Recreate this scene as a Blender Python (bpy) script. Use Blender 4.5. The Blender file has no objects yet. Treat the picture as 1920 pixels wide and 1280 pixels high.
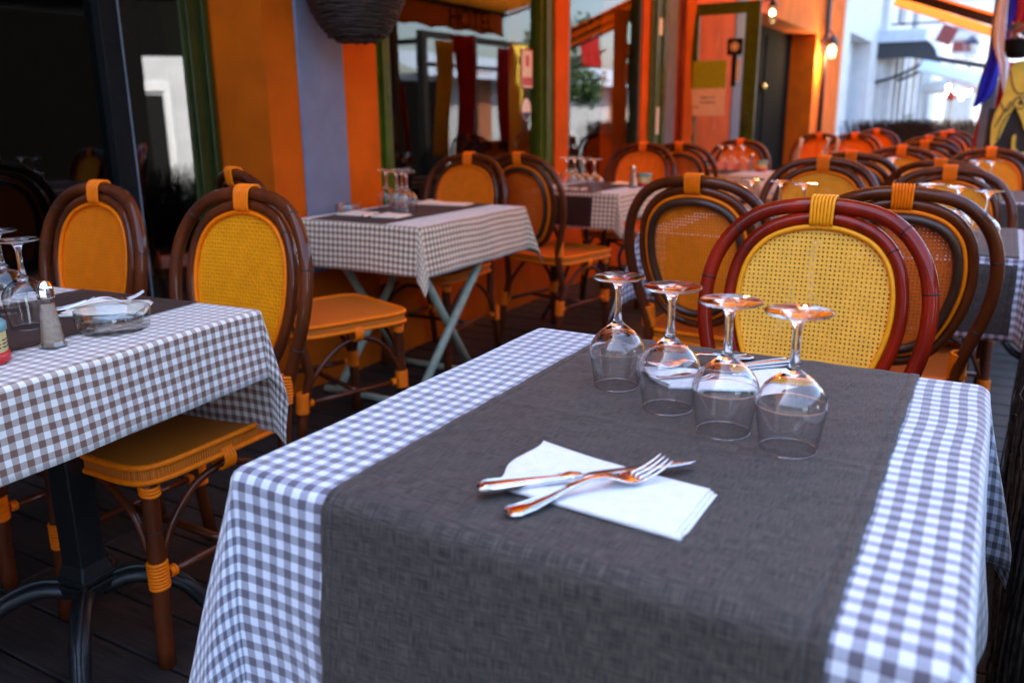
import bpy, bmesh, math, random
import numpy as np
from mathutils import Vector, Matrix
R = math.radians
random.seed(7)
S = bpy.context.scene
COL = S.collection

# ------------------------------------------------------------------ camera, sky, sun, exposure
cd = bpy.data.cameras.new('camera'); cam = bpy.data.objects.new('camera', cd); COL.objects.link(cam)
cd.sensor_width = 36; cd.lens = 29.58; cd.clip_start = .02; cd.clip_end = 2000
P_, Y_, RL_ = .264099, .520960, -.00788947
F = Vector((-math.sin(Y_)*math.cos(P_), math.cos(Y_)*math.cos(P_), -math.sin(P_)))
RT = Vector((math.cos(Y_), math.sin(Y_), 0)); UP = RT.cross(F)
r2 = RT*math.cos(RL_)+UP*math.sin(RL_); u2 = -RT*math.sin(RL_)+UP*math.cos(RL_)
M = Matrix.Identity(4)
for i in range(3): M[i][0], M[i][1], M[i][2] = r2[i], u2[i], -F[i]
M[2][3] = 1.15
cam.matrix_world = M
cd.dof.use_dof = True; cd.dof.focus_distance = 1.42; cd.dof.aperture_fstop = 3.4; cd.dof.aperture_blades = 0
S.camera = cam

SUN_EL, SUN_AZ = R(52), R(-105)
w = bpy.data.worlds.new('World'); S.world = w; w.use_nodes = True
nt = w.node_tree; nt.nodes.clear()
sky = nt.nodes.new('ShaderNodeTexSky'); sky.sky_type = 'NISHITA'; sky.sun_disc = False
sky.sun_elevation = SUN_EL; sky.sun_rotation = SUN_AZ; sky.dust_density = 2.5; sky.air_density = 1.0
bg = nt.nodes.new('ShaderNodeBackground'); bg.inputs[1].default_value = .15
wo = nt.nodes.new('ShaderNodeOutputWorld')
nt.links.new(sky.outputs[0], bg.inputs[0]); nt.links.new(bg.outputs[0], wo.inputs[0])
sl = bpy.data.lights.new('sun', 'SUN'); so = bpy.data.objects.new('sun', sl); COL.objects.link(so)
sl.energy = 4.0; sl.angle = R(.5); sl.color = (1, .93, .82)
sd = Vector((math.sin(SUN_AZ)*math.cos(SUN_EL), math.cos(SUN_AZ)*math.cos(SUN_EL), math.sin(SUN_EL)))
so.rotation_euler = (-sd).to_track_quat('-Z', 'Y').to_euler(); so.location = (0, 0, 12)
S.view_settings.view_transform = 'Standard'; S.view_settings.look = 'None'
S.view_settings.exposure = 3.0; S.view_settings.gamma = 1
S.cycles.use_denoising = True
S.cycles.max_bounces = 14; S.cycles.transparent_max_bounces = 24; S.cycles.transmission_bounces = 12
S.cycles.sample_clamp_indirect = 8

# ------------------------------------------------------------------ materials
class NT:
    def __init__(s, name):
        s.m = bpy.data.materials.new(name); s.m.use_nodes = True; s.t = s.m.node_tree; s.t.nodes.clear()
        s.o = s.t.nodes.new('ShaderNodeOutputMaterial')
    def n(s, typ, **kw):
        x = s.t.nodes.new('ShaderNode'+typ)
        for k, v in kw.items():
            if k.startswith('i_'):
                x.inputs[k[2:].replace('_', ' ')].default_value = v
            else: setattr(x, k, v)
        return x
    def l(s, a, b): s.t.links.new(a, b)
    def math(s, op, a, b=None):
        x = s.n('Math', operation=op)
        for i, v in enumerate((a, b)):
            if v is None: continue
            if isinstance(v, (int, float)): x.inputs[i].default_value = v
            else: s.l(v, x.inputs[i])
        return x.outputs[0]
    def mix(s, f, a, b):
        x = s.n('Mix', data_type='RGBA')
        for k, v in ((0, f), (6, a), (7, b)):
            if hasattr(v, 'links'): s.l(v, x.inputs[k])
            elif isinstance(v, (int, float)): x.inputs[k].default_value = v
            else: x.inputs[k].default_value = (*v, 1)
        return x.outputs[2]

def mat(name, col, rough=.5, var=.12, scale=30, bump=0., bscale=None, coat=0., metal=0., stretch=(1, 1, 1), spec=.5, col2=None, trans=0., translucent=0., emit=None):
    q = NT(name); b = q.n('BsdfPrincipled'); q.l(b.outputs[0], q.o.inputs[0])
    tc = q.n('TexCoord'); mp = q.n('Mapping'); mp.inputs['Scale'].default_value = stretch; q.l(tc.outputs['Object'], mp.inputs[0])
    no = q.n('TexNoise'); no.inputs['Scale'].default_value = scale; no.inputs['Detail'].default_value = 6; q.l(mp.outputs[0], no.inputs['Vector'])
    c2 = col2 or tuple(c*(1-2*var) for c in col); c1 = tuple(min(1, c*(1+var)) for c in col)
    mr = q.n('MapRange'); mr.inputs[1].default_value = .3; mr.inputs[2].default_value = .7; q.l(no.outputs[0], mr.inputs[0])
    q.l(q.mix(mr.outputs[0], c2, c1), b.inputs['Base Color'])
    b.inputs['Roughness'].default_value = rough; b.inputs['Metallic'].default_value = metal
    b.inputs['Coat Weight'].default_value = coat; b.inputs['Coat Roughness'].default_value = .05
    b.inputs['Specular IOR Level'].default_value = spec
    if trans: b.inputs['Transmission Weight'].default_value = trans
    if emit: b.inputs['Emission Color'].default_value = (*emit[0], 1); b.inputs['Emission Strength'].default_value = emit[1]
    if bump:
        bn = q.n('TexNoise'); bn.inputs['Scale'].default_value = bscale or scale; bn.inputs['Detail'].default_value = 8; q.l(mp.outputs[0], bn.inputs['Vector'])
        bp = q.n('Bump'); bp.inputs['Strength'].default_value = bump; bp.inputs['Distance'].default_value = .01
        q.l(bn.outputs[0], bp.inputs['Height']); q.l(bp.outputs[0], b.inputs['Normal'])
    if translucent:
        tr = q.n('BsdfTranslucent'); tr.inputs[0].default_value = (*col, 1)
        ms = q.n('MixShader'); ms.inputs[0].default_value = translucent
        q.l(b.outputs[0], ms.inputs[1]); q.l(tr.outputs[0], ms.inputs[2]); q.l(ms.outputs[0], q.o.inputs[0])
    return q.m

def gingham(name, dark, mid, white, cell=.0116):
    q = NT(name); b = q.n('BsdfPrincipled'); q.l(b.outputs[0], q.o.inputs[0])
    uv = q.n('UVMap'); wn = q.n('TexNoise'); wn.inputs['Scale'].default_value = 60; q.l(uv.outputs[0], wn.inputs['Vector'])
    sub = q.n('VectorMath', operation='SUBTRACT'); sub.inputs[1].default_value = (.5, .5, .5); q.l(wn.outputs['Color'], sub.inputs[0])
    sc = q.n('VectorMath', operation='SCALE'); sc.inputs['Scale'].default_value = .0022; q.l(sub.outputs[0], sc.inputs[0])
    ln = q.n('TexNoise'); ln.inputs['Scale'].default_value = 3.5; ln.inputs['Detail'].default_value = 1; q.l(uv.outputs[0], ln.inputs['Vector'])
    ls = q.n('VectorMath', operation='SCALE'); ls.inputs['Scale'].default_value = .016; q.l(ln.outputs['Color'], ls.inputs[0])
    a0 = q.n('VectorMath', operation='ADD'); q.l(uv.outputs[0], a0.inputs[0]); q.l(ls.outputs[0], a0.inputs[1])
    ad = q.n('VectorMath', operation='ADD'); q.l(a0.outputs[0], ad.inputs[0]); q.l(sc.outputs[0], ad.inputs[1])
    sp = q.n('SeparateXYZ'); q.l(ad.outputs[0], sp.inputs[0])
    def stripe(o):
        f = q.math('FRACT', q.math('DIVIDE', o, cell*2)); return q.math('LESS_THAN', f, .5)
    sx, sy = stripe(sp.outputs[0]), stripe(sp.outputs[1])
    both = q.math('MULTIPLY', sx, sy); one = q.math('SUBTRACT', q.math('MAXIMUM', sx, sy), both)
    # twill threads in the half-tone squares
    tw = q.math('FRACT', q.math('DIVIDE', q.math('ADD', sp.outputs[0], sp.outputs[1]), .0016)); tw = q.math('LESS_THAN', tw, .5)
    m1 = q.mix(tw, tuple(c*.82 for c in mid), tuple(min(1, c*1.18) for c in mid))
    big = q.n('TexNoise'); big.inputs['Scale'].default_value = 9; big.inputs['Detail'].default_value = 5; q.l(uv.outputs[0], big.inputs['Vector'])
    th = q.n('TexNoise'); th.inputs['Scale'].default_value = 900; q.l(uv.outputs[0], th.inputs['Vector'])
    d1 = q.mix(th.outputs[0], tuple(c*.75 for c in dark), tuple(c*1.3 for c in dark))
    c = q.mix(both, q.mix(one, white, m1), d1)
    hs = q.n('HueSaturation'); q.l(c, hs.inputs['Color']); mr = q.n('MapRange'); mr.inputs[3].default_value = .86; mr.inputs[4].default_value = 1.1; q.l(big.outputs[0], mr.inputs[0]); q.l(mr.outputs[0], hs.inputs['Value'])
    q.l(hs.outputs[0], b.inputs['Base Color'])
    b.inputs['Roughness'].default_value = .85; b.inputs['Sheen Weight'].default_value = 1.0; b.inputs['Sheen Roughness'].default_value = .35; b.inputs['Specular IOR Level'].default_value = .2
    bp = q.n('Bump'); bp.inputs['Strength'].default_value = .35; bp.inputs['Distance'].default_value = .002
    q.l(q.math('ADD', q.math('MULTIPLY', big.outputs[0], 2.5), th.outputs[0]), bp.inputs['Height']); q.l(bp.outputs[0], b.inputs['Normal'])
    return q.m

def linen(name, a, c, sheen=.35, spec=.25):
    q = NT(name); b = q.n('BsdfPrincipled'); q.l(b.outputs[0], q.o.inputs[0]); uv = q.n('UVMap')
    def n(sx, sy, det=3):
        mp = q.n('Mapping'); mp.inputs['Scale'].default_value = (sx, sy, 1); q.l(uv.outputs[0], mp.inputs[0])
        t = q.n('TexNoise'); t.inputs['Scale'].default_value = 1; t.inputs['Detail'].default_value = det; q.l(mp.outputs[0], t.inputs['Vector']); return t.outputs[0]
    n1, n2 = n(900, 48, 0), n(42, 820, 0); n3 = n(5, 5, 6)
    h = q.math('ADD', n1, n2)
    mr = q.n('MapRange'); mr.inputs[1].default_value = .78; mr.inputs[2].default_value = 1.22; q.l(h, mr.inputs[0])
    base = q.mix(mr.outputs[0], a, c)
    hs = q.n('HueSaturation'); q.l(base, hs.inputs['Color']); m2 = q.n('MapRange'); m2.inputs[1].default_value = .3; m2.inputs[2].default_value = .7; m2.inputs[3].default_value = .88; m2.inputs[4].default_value = 1.1; q.l(n3, m2.inputs[0]); q.l(m2.outputs[0], hs.inputs['Value'])
    q.l(hs.outputs[0], b.inputs['Base Color']); b.inputs['Roughness'].default_value = .52 if spec > .5 else .8; b.inputs['Specular IOR Level'].default_value = spec; b.inputs['Specular Tint'].default_value = (.86, .93, 1, 1); b.inputs['Sheen Weight'].default_value = sheen; b.inputs['Sheen Roughness'].default_value = .35; b.inputs['Sheen Tint'].default_value = (.85, .74, .66, 1)
    bp = q.n('Bump'); bp.inputs['Strength'].default_value = .5; bp.inputs['Distance'].default_value = .0007; q.l(h, bp.inputs['Height']); q.l(bp.outputs[0], b.inputs['Normal'])
    return q.m

def pane_mat(name, tint=(.9, .95, .93), ior=1.75, edge=0.):
    q = NT(name); tr = q.n('BsdfTransparent'); tr.inputs[0].default_value = (*tint, 1)
    gl = q.n('BsdfGlossy'); gl.inputs['Roughness'].default_value = .004; lw = q.n('LayerWeight'); lw.inputs[0].default_value = .5; f0 = ((ior-1)/(ior+1))**2
    fc = q.math('ADD', q.math('MULTIPLY', q.math('POWER', lw.outputs['Facing'], 5), 1-f0), f0)
    q.l(q.mix(q.math('MULTIPLY', q.math('POWER', lw.outputs['Facing'], 3), edge), tint, tuple(c*.25 for c in tint)), tr.inputs[0])
    ms = q.n('MixShader'); q.l(fc, ms.inputs[0]); q.l(tr.outputs[0], ms.inputs[1]); q.l(gl.outputs[0], ms.inputs[2]); q.l(ms.outputs[0], q.o.inputs[0])
    return q.m

def glass_mat(name, col=(1, 1, 1), rough=0., ior=1.5):
    q = NT(name); g = q.n('BsdfGlass'); g.inputs['Color'].default_value = (*col, 1); g.inputs['Roughness'].default_value = rough; g.inputs['IOR'].default_value = ior
    q.l(g.outputs[0], q.o.inputs[0]); return q.m

m_cane = mat('brown lacquered cane', (.115, .021, .003), .55, .25, 14, coat=.55, spec=.12, stretch=(1, 1, .35))
m_cane_red = mat('red lacquered cane', (.25, .0105, .001), .5, .3, 14, coat=.5, spec=.08, stretch=(1, 1, .35))
m_joint = mat('dark cane joint', (.02, .006, .003), .5)
m_ring = mat('dark brown rear ring', (.055, .02, .009), .4, .15, 20, coat=.2)
m_orange = mat('orange plastic binding', (.97, .19, .001), .5, .06, 60, spec=.2)
m_yellowb = mat('yellow plastic binding', (.93, .34, .004), .45, .06, 60, spec=.3)
m_wy = mat('yellow woven strands', (.95, .47, .05), .5, .05, 25, spec=.3)
m_wa = mat('amber woven strands', (.97, .33, .003), .5, .05, 25, spec=.25)
m_wo = mat('orange woven strands', (.97, .205, .003), .5, .05, 25, spec=.25)
m_wr = mat('rust woven strands', (.78, .13, .008), .4, .05, 25)
def seat_mat(name, col, pitch=.0065):
    q = NT(name); b = q.n('BsdfPrincipled'); q.l(b.outputs[0], q.o.inputs[0]); tc = q.n('TexCoord'); sp = q.n('SeparateXYZ'); q.l(tc.outputs['Object'], sp.inputs[0])
    sx = q.math('SINE', q.math('MULTIPLY', sp.outputs[0], 2*math.pi/pitch)); sy = q.math('SINE', q.math('MULTIPLY', sp.outputs[1], 2*math.pi/pitch))
    pr = q.math('MULTIPLY', sx, sy); f = q.math('MULTIPLY', q.math('ADD', pr, 1), .5)
    q.l(q.mix(f, tuple(c*.45 for c in col), col), b.inputs['Base Color']); b.inputs['Roughness'].default_value = .55
    bp = q.n('Bump'); bp.inputs['Strength'].default_value = .6; bp.inputs['Distance'].default_value = .002; q.l(f, bp.inputs['Height']); q.l(bp.outputs[0], b.inputs['Normal'])
    return q.m
m_seat = seat_mat('woven seat', (.76, .175, .002))
m_seato = seat_mat('orange woven seat', (.86, .20, .003))
m_cloth = gingham('sky-tinted grey gingham cotton', (.115, .105, .135), (.33, .345, .42), (.71, .755, .86))  # blue of the sky light put into the cloth colours
m_clothw = gingham('taupe gingham cotton', (.19, .10, .07), (.44, .35, .30), (.80, .76, .71))
m_clothc = gingham('awning-warmed cream gingham cotton', (.19, .09, .055), (.50, .38, .26), (.92, .83, .62))  # warm light from the awning put into this creamier gingham
m_linen = linen('grey brown linen', (.019, .0152, .0128), (.076, .061, .050), .2, .50)
m_linenb = linen('chocolate linen', (.022, .0075, .004), (.055, .021, .011), .1)
m_hem = linen('dark hem stitching', (.03, .026, .024), (.055, .048, .045))
m_paper = mat('white paper napkin', (.72, .73, .75), .9, .03, 90, bump=.3, bscale=160)
m_cream = mat('cream paper napkin', (.84, .78, .66), .9, .04, 60, bump=.1, bscale=120)
m_steel = mat('polished steel', (.72, .72, .73), .07, .05, 40, metal=1)
m_blade = mat('brushed blade steel', (.68, .68, .70), .14, .05, 40, metal=1, stretch=(1, 30, 1))
m_glass = glass_mat('solid clear glass')
m_bowl = pane_mat('thin clear glass', (.965, .975, .98), 1.9, .8)
m_thick = pane_mat('pressed glass', (.90, .93, .92), 2.0)
m_rim = pane_mat('glass rim', (.95, .97, 1), 2.3, .5)
m_wall = mat('orange painted render', (.61, .104, .0004), .85, .12, 3.5, bump=.1, bscale=140, spec=.15)
m_grey = mat('grey blue painted stone', (.165, .19, .27), .85, .05, 12, bump=.15, bscale=180)
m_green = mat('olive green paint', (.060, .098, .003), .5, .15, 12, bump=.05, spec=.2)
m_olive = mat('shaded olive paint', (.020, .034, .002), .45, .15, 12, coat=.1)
m_dgreen = mat('dark green paint', (.020, .033, .008), .4, .2, 12)
m_black = mat('black paint', (.008, .008, .008), .7, .2, 20, spec=.15)
m_iron = mat('black cast iron', (.007, .007, .0075), .42, .25, 60, bump=.15)
m_pale = mat('pale green enamel', (.46, .52, .38), .4, .1, 30)
m_white = mat('white render', (.50, .52, .55), .8, .05, 5, bump=.08, bscale=60)
m_trim = mat('pale grey trim', (.62, .64, .66), .7, .06, 8)
m_slate = mat('blue grey shutter paint', (.16, .19, .23), .6, .1, 12)
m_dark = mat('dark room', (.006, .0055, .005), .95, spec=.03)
m_wood = mat('dark deck boards', (.024, .018, .015), .62, .35, 6, bump=.35, bscale=18, stretch=(1, 14, 14))
m_timber = mat('dark stained timber', (.022, .017, .014), .6, .3, 8, bump=.3, stretch=(10, 10, 1))
m_timber2 = mat('grey rubble stone', (.20, .185, .17), .9, .2, 3, bump=.4, bscale=9)
m_twig = mat('brushwood twigs', (.050, .037, .030), .9, .5, 50, col2=(.010, .008, .007), spec=.2)
m_twigl = mat('pale broken twigs', (.30, .27, .26), .7, .3, 50)
m_wicker = mat('dark wicker', (.030, .015, .009), .7, .4, 60, bump=.4)
m_awn = mat('orange awning canvas', (.85, .30, .03), .8, .05, 12, translucent=.55, bump=.1, bscale=300)
m_awnc = mat('light-warming amber awning canvas', (.85, .46, .11), .8, .05, 12, translucent=.55, bump=.1, bscale=300)  # canopy made amber, yellower than the valance, to warm light on tables below
m_letter = mat('dark brown lettering', (.06, .012, .004), .8)
m_pave = mat('grey street paving', (.14, .138, .135), .85, .15, 5, bump=.2, bscale=40)
m_blue = mat('blue flag cloth', (.02, .04, .90), .75, .1, 15, translucent=.12)
m_whitec = mat('white flag cloth', (.80, .84, .95), .75, .05, 15)
m_red = mat('red flag cloth', (.55, .012, .02), .75, .1, 15, translucent=.2)
m_yellow = mat('yellow cloth', (.90, .68, .08), .75, .1, 15, translucent=.2)
m_curtain = mat('orange curtain cloth', (.75, .19, .02), .8, .08, 8, translucent=.25)
m_leaf = mat('leaf green', (.05, .11, .02), .55, .5, 25, translucent=.2)
m_leafd = mat('dark leaf green', (.016, .035, .012), .55, .5, 25)
m_pot = mat('terracotta', (.38, .13, .06), .8, .2, 20)
m_sticker = mat('white sticker', (.72, .70, .66), .5, .05, 30)
m_lime = mat('lime paper', (.36, .48, .01), .6, .05, 30)
m_notice = mat('cream notice paper', (.85, .68, .52), .7, .04, 30)
m_ink = mat('grey ink', (.10, .07, .06), .8)
m_redp = mat('red printed plastic', (.45, .02, .015), .45)
m_navy = mat('navy print', (.015, .02, .07), .5)
m_brass = mat('brass', (.6, .38, .1), .25, metal=1)
m_bulb = mat('lit warm bulb', (1, .8, .45), .4, emit=((1, .66, .28), 9))
m_bulbw = mat('lit white bulb', (1, .95, .85), .4, emit=((1, .9, .72), 9))
m_teal = mat('teal tin lid', (.14, .35, .36), .4, coat=.3)
m_tinred = mat('red tin base', (.55, .015, .02), .35, coat=.3)
m_label = mat('cream tin label', (.72, .58, .24), .5)
m_salt = mat('grey salt', (.38, .27, .19), .8, .1, 200)
m_can = mat('blue grey canvas', (.42, .50, .62), .7, .05, 10)
m_cand = mat('dark canopy lining', (.03, .034, .042), .8)
m_pink = mat('pale pink canvas', (.75, .55, .50), .8, .05, 10)
m_rsign = mat('brown red sign board', (.20, .03, .03), .6)
m_palew = mat('pale beech wood', (.62, .47, .34), .45, .12, 10, stretch=(8, 8, 1), coat=.3)
m_pane = pane_mat('window glass', (.80, .86, .82), 1.8)
m_paned = pane_mat('dark door glass', (.55, .62, .58), 1.7)
m_panem = pane_mat('mirroring side glass', (.35, .42, .38), 2.7)
m_peach = mat('peach canvas', (.80, .38, .20), .8, .05, 10, translucent=.2)
m_flower = mat('red flower petals', (.75, .06, .03), .6)

# ------------------------------------------------------------------ mesh helpers
def cr(pts, n=6, closed=False):
    pts = [Vector(p) for p in pts]; out = []; N = len(pts)
    rng = range(N) if closed else range(N-1)
    for i in rng:
        if closed: p0, p1, p2, p3 = pts[i-1], pts[i], pts[(i+1) % N], pts[(i+2) % N]
        else: p0, p1, p2, p3 = pts[max(i-1, 0)], pts[i], pts[i+1], pts[min(i+2, N-1)]
        for k in range(n):
            t = k/n
            out.append(.5*((2*p1)+(p2-p0)*t+(2*p0-5*p1+4*p2-p3)*t*t+(3*p1-p0-3*p2+p3)*t**3))
    if not closed: out.append(pts[-1].copy())
    return out

class MB:
    def __init__(s): s.v = []; s.f = []; s.mi = []; s.uv = {}; s.sm = []
    def add(s, vs, fs, mi=0, uv=None, smooth=True):
        o = len(s.v); s.v += [tuple(v) for v in vs]
        for f in fs: s.f.append(tuple(i+o for i in f)); s.mi.append(mi); s.sm.append(smooth)
        if uv is not None:
            for i, u in enumerate(uv): s.uv[o+i] = u
        return s
    def box(s, x0, x1, y0, y1, z0, z1, mi=0):
        v = [(x, y, z) for z in (z0, z1) for y in (y0, y1) for x in (x0, x1)]
        return s.add(v, [(0, 2, 3, 1), (4, 5, 7, 6), (0, 1, 5, 4), (2, 6, 7, 3), (0, 4, 6, 2), (1, 3, 7, 5)], mi, smooth=False)
    def obox(s, c, ax, ay, az, mi=0):
        c, ax, ay, az = map(Vector, (c, ax, ay, az))
        v = [c+ax*i+ay*j+az*k for k in (-1, 1) for j in (-1, 1) for i in (-1, 1)]
        return s.add(v, [(0, 2, 3, 1), (4, 5, 7, 6), (0, 1, 5, 4), (2, 6, 7, 3), (0, 4, 6, 2), (1, 3, 7, 5)], mi, smooth=False)
    def tube(s, path, r, seg=10, closed=False, mi=0, caps=True, flat=None, up=None):
        p = [Vector(q) for q in path]; N = len(p)
        if not hasattr(r, '__len__'): r = [r]*N
        tan = []
        for i in range(N):
            a = p[i-1] if (i > 0 or closed) else p[i]; b = p[(i+1) % N] if (i < N-1 or closed) else p[i]
            t = (b-a); tan.append(t.normalized() if t.length > 1e-9 else Vector((0, 0, 1)))
        t0 = tan[0]; nrm = t0.cross(Vector(up) if up else (Vector((0, 0, 1)) if abs(t0.z) < .9 else Vector((0, 1, 0)))).normalized()
        vs = []
        for i in range(N):
            t = tan[i]
            if up: nrm = t.cross(Vector(up)).normalized()
            else: nrm = (nrm - t*nrm.dot(t)).normalized()
            bi = t.cross(nrm)
            k = flat if flat else 1
            for j in range(seg):
                a = 2*math.pi*j/seg; vs.append(p[i]+nrm*(math.cos(a)*r[i])+bi*(math.sin(a)*r[i]*k))
        fs = []
        for i in range(N if closed else N-1):
            i2 = (i+1) % N
            for j in range(seg):
                j2 = (j+1) % seg; fs.append((i*seg+j, i*seg+j2, i2*seg+j2, i2*seg+j))
        if not closed and caps:
            fs.append(tuple(range(seg-1, -1, -1))); fs.append(tuple((N-1)*seg+j for j in range(seg)))
        return s.add(vs, fs, mi)
    def ring(s, c, axis, R_, r, seg=16, sub=6, mi=0):
        c = Vector(c); a = Vector(axis).normalized(); u = a.orthogonal().normalized(); v = a.cross(u)
        return s.tube([c+u*(math.cos(2*math.pi*k/seg)*R_)+v*(math.sin(2*math.pi*k/seg)*R_) for k in range(seg)], r, sub, True, mi)
    def lathe(s, prof, seg=32, c=(0, 0, 0), mi=0, capb=False, capt=False):
        vs = []; fs = []; n = len(prof)
        for r, z in prof:
            for j in range(seg):
                a = 2*math.pi*j/seg; vs.append((c[0]+r*math.cos(a), c[1]+r*math.sin(a), c[2]+z))
        for i in range(n-1):
            for j in range(seg):
                j2 = (j+1) % seg; fs.append((i*seg+j, i*seg+j2, (i+1)*seg+j2, (i+1)*seg+j))
        if capb: fs.append(tuple(range(seg-1, -1, -1)))
        if capt: fs.append(tuple((n-1)*seg+j for j in range(seg)))
        return s.add(vs, fs, mi)
    def grid(s, rows, mi=0, uv=None):
        h, wd = len(rows), len(rows[0]); vs = [p for r in rows for p in r]
        fs = [(i*wd+j, i*wd+j+1, (i+1)*wd+j+1, (i+1)*wd+j) for i in range(h-1) for j in range(wd-1)]
        return s.add(vs, fs, mi, [u for r in uv for u in r] if uv else None)
    def build(s, name, mats, parent=None, flat=False, bevel=0., solid=0., off=0.):
        me = bpy.data.meshes.new(name); me.from_pydata(s.v, [], s.f)
        for m in (mats if isinstance(mats, (list, tuple)) else [mats]): me.materials.append(m)
        me.polygons.foreach_set('material_index', s.mi)
        me.polygons.foreach_set('use_smooth', [False]*len(s.f) if flat else s.sm)
        if s.uv:
            l = me.uv_layers.new(name='UVMap')
            for lp in me.loops: l.data[lp.index].uv = s.uv.get(lp.vertex_index, (0, 0))
        me.update()
        o = bpy.data.objects.new(name, me); COL.objects.link(o)
        if parent: o.parent = parent
        if bevel:
            b = o.modifiers.new('bevel', 'BEVEL'); b.width = bevel; b.segments = 2; b.limit_method = 'ANGLE'
        if solid:
            b = o.modifiers.new('solid', 'SOLIDIFY'); b.thickness = solid; b.offset = off
        return o

def tag(o, label=None, cat=None, group=None, kind=None):
    if label: o['label'] = label
    if cat: o['category'] = cat
    if group: o['group'] = group
    if kind: o['kind'] = kind
    return o
def thing(name, label, cat, loc=(0, 0, 0), rz=0., group=None):
    o = bpy.data.objects.new(name, None); COL.objects.link(o); o.location = loc; o.rotation_euler = (0, 0, rz); o.empty_display_size = .1
    return tag(o, label, cat, group)
def copy_tree(o, parent=None):
    c = o.copy(); COL.objects.link(c); c.parent = parent
    for ch in list(o.children): copy_tree(ch, c)
    return c
def swap(o, table):
    for ch in [o]+list(o.children_recursive):
        if ch.type != 'MESH': continue
        for sl_ in ch.material_slots:
            if sl_.material in table:
                n_ = table[sl_.material]; sl_.link = 'OBJECT'; sl_.material = n_
def text(body, size, m, parent, mat4, depth=.001, name='lettering'):
    cu = bpy.data.curves.new('lettering', 'FONT'); cu.body = body; cu.size = size; cu.extrude = depth; cu.align_x = 'CENTER'; cu.align_y = 'CENTER'
    to = bpy.data.objects.new('lettering', cu); COL.objects.link(to); bpy.context.view_layer.update()
    me = bpy.data.meshes.new_from_object(to.evaluated_get(bpy.context.evaluated_depsgraph_get()))
    bpy.data.objects.remove(to)
    me.materials.clear(); me.materials.append(m)
    o = bpy.data.objects.new(name, me); COL.objects.link(o); o.parent = parent; o.matrix_basis = mat4
    return o

# ------------------------------------------------------------------ setting: ground, deck
MB().add([(-300, -300, -.06), (300, -300, -.06), (300, 400, -.06), (-300, 400, -.06)], [(0, 1, 2, 3)]).build('street_ground', m_pave)['kind'] = 'structure'
mb = MB(); y = -2.2
while y < 14.6:
    x = -2.82
    cuts = [-2.82, -1.7+random.uniform(-.4, .4), -.5+random.uniform(-.4, .4), .42]
    for a, b in zip(cuts[:-1], cuts[1:]):
        dz = random.uniform(-.0025, .001); mb.box(a+.002, b-.002, y, y+.132, -.05, dz)
    y += .139
tag(mb.build('deck_floor', m_wood, bevel=.003), kind='structure')

# ------------------------------------------------------------------ the orange restaurant facade
rb = thing('restaurant_building', 'orange rendered restaurant front with olive green window frames', 'building', (-2.5, 6, 0))
def part(name, m, f, bevel=0., parent=None, label=None):
    mb = MB(); f(mb); o = mb.build(name, m, parent or rb, bevel=bevel); o.location = (2.5, -6, 0) if parent is None else (0, 0, 0)
    if label: o['label'] = label
    return o
X0 = -2.5
def wallseg(y0, y1, z0=0, z1=6., x0=X0-.32, x1=X0): return lambda b: b.box(x0, x1, y0, y1, z0, z1)
def wall_f(b):  # unseen tops shaped for light: tall end shades tables, low end suns awning
    b.box(-2.84, X0, 2.474, 2.645, -.05, 9)           # pillar
    b.box(-2.84, X0, 2.645, 2.915, -.05, .5); b.box(-2.84, X0, 2.915, 3.15, -.05, 9)
    b.box(-2.84, X0, 3.15, 4.93, -.05, .52)              # under the window
    b.box(-2.84, X0, 3.15, 4.93, 2.35, 3.3)
    b.box(-2.84, X0, 4.93, 5.12, -.05, 3.3)
    b.box(-2.84, X0, 5.12, 6.40, -.05, .50); b.box(-2.84, X0, 5.12, 6.40, 2.35, 3.3)
    b.box(-2.84, X0, 6.40, 6.55, -.05, 3.3)
    b.box(-2.84, X0, 6.89, 8.9, -.05, 3.3)
    b.box(-2.84, X0, 9.35, 9.9, -.05, 3.3)
    b.box(-2.84, X0, 6.55, 6.89, 2.5, 3.3)
    b.box(-2.84, X0, 9.9, 13.09, 2.205, 3.3)             # header over the black door
    b.box(-2.9, X0, 13.09, 15.18, -.05, 3.3)
    b.box(-2.84, X0, -3, 2.474, 2.6, 9)
part('wall', m_wall, wall_f)
part('pilaster', m_grey, lambda b: (b.box(-2.83, X0+.012, 2.645, 2.915, .5, 8.99)), .006)
part('pilaster', m_grey, lambda b: (b.box(-2.83, X0+.012, 8.9, 9.35, -.05, 3.29)), .006)
part('pilaster', m_grey, lambda b: (b.box(X0, X0+.014, 6.92, 7.16, -.05, 3.29)), .004)
part('rear_wall', m_dark, lambda b: (b.box(-7, -6.9, -3, 15, -.1, 3.1), b.box(-7, -2.85, -3.1, -3, -.1, 3.2), b.box(-7, -2.95, 15.02, 15.1, -.1, 3.2), b.box(-7, -2.86, -3, 15, -.12, -.07), b.box(-7, -2.845, -3, 15, 3.1, 3.25)), label='dim dining room behind the glass')
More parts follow.
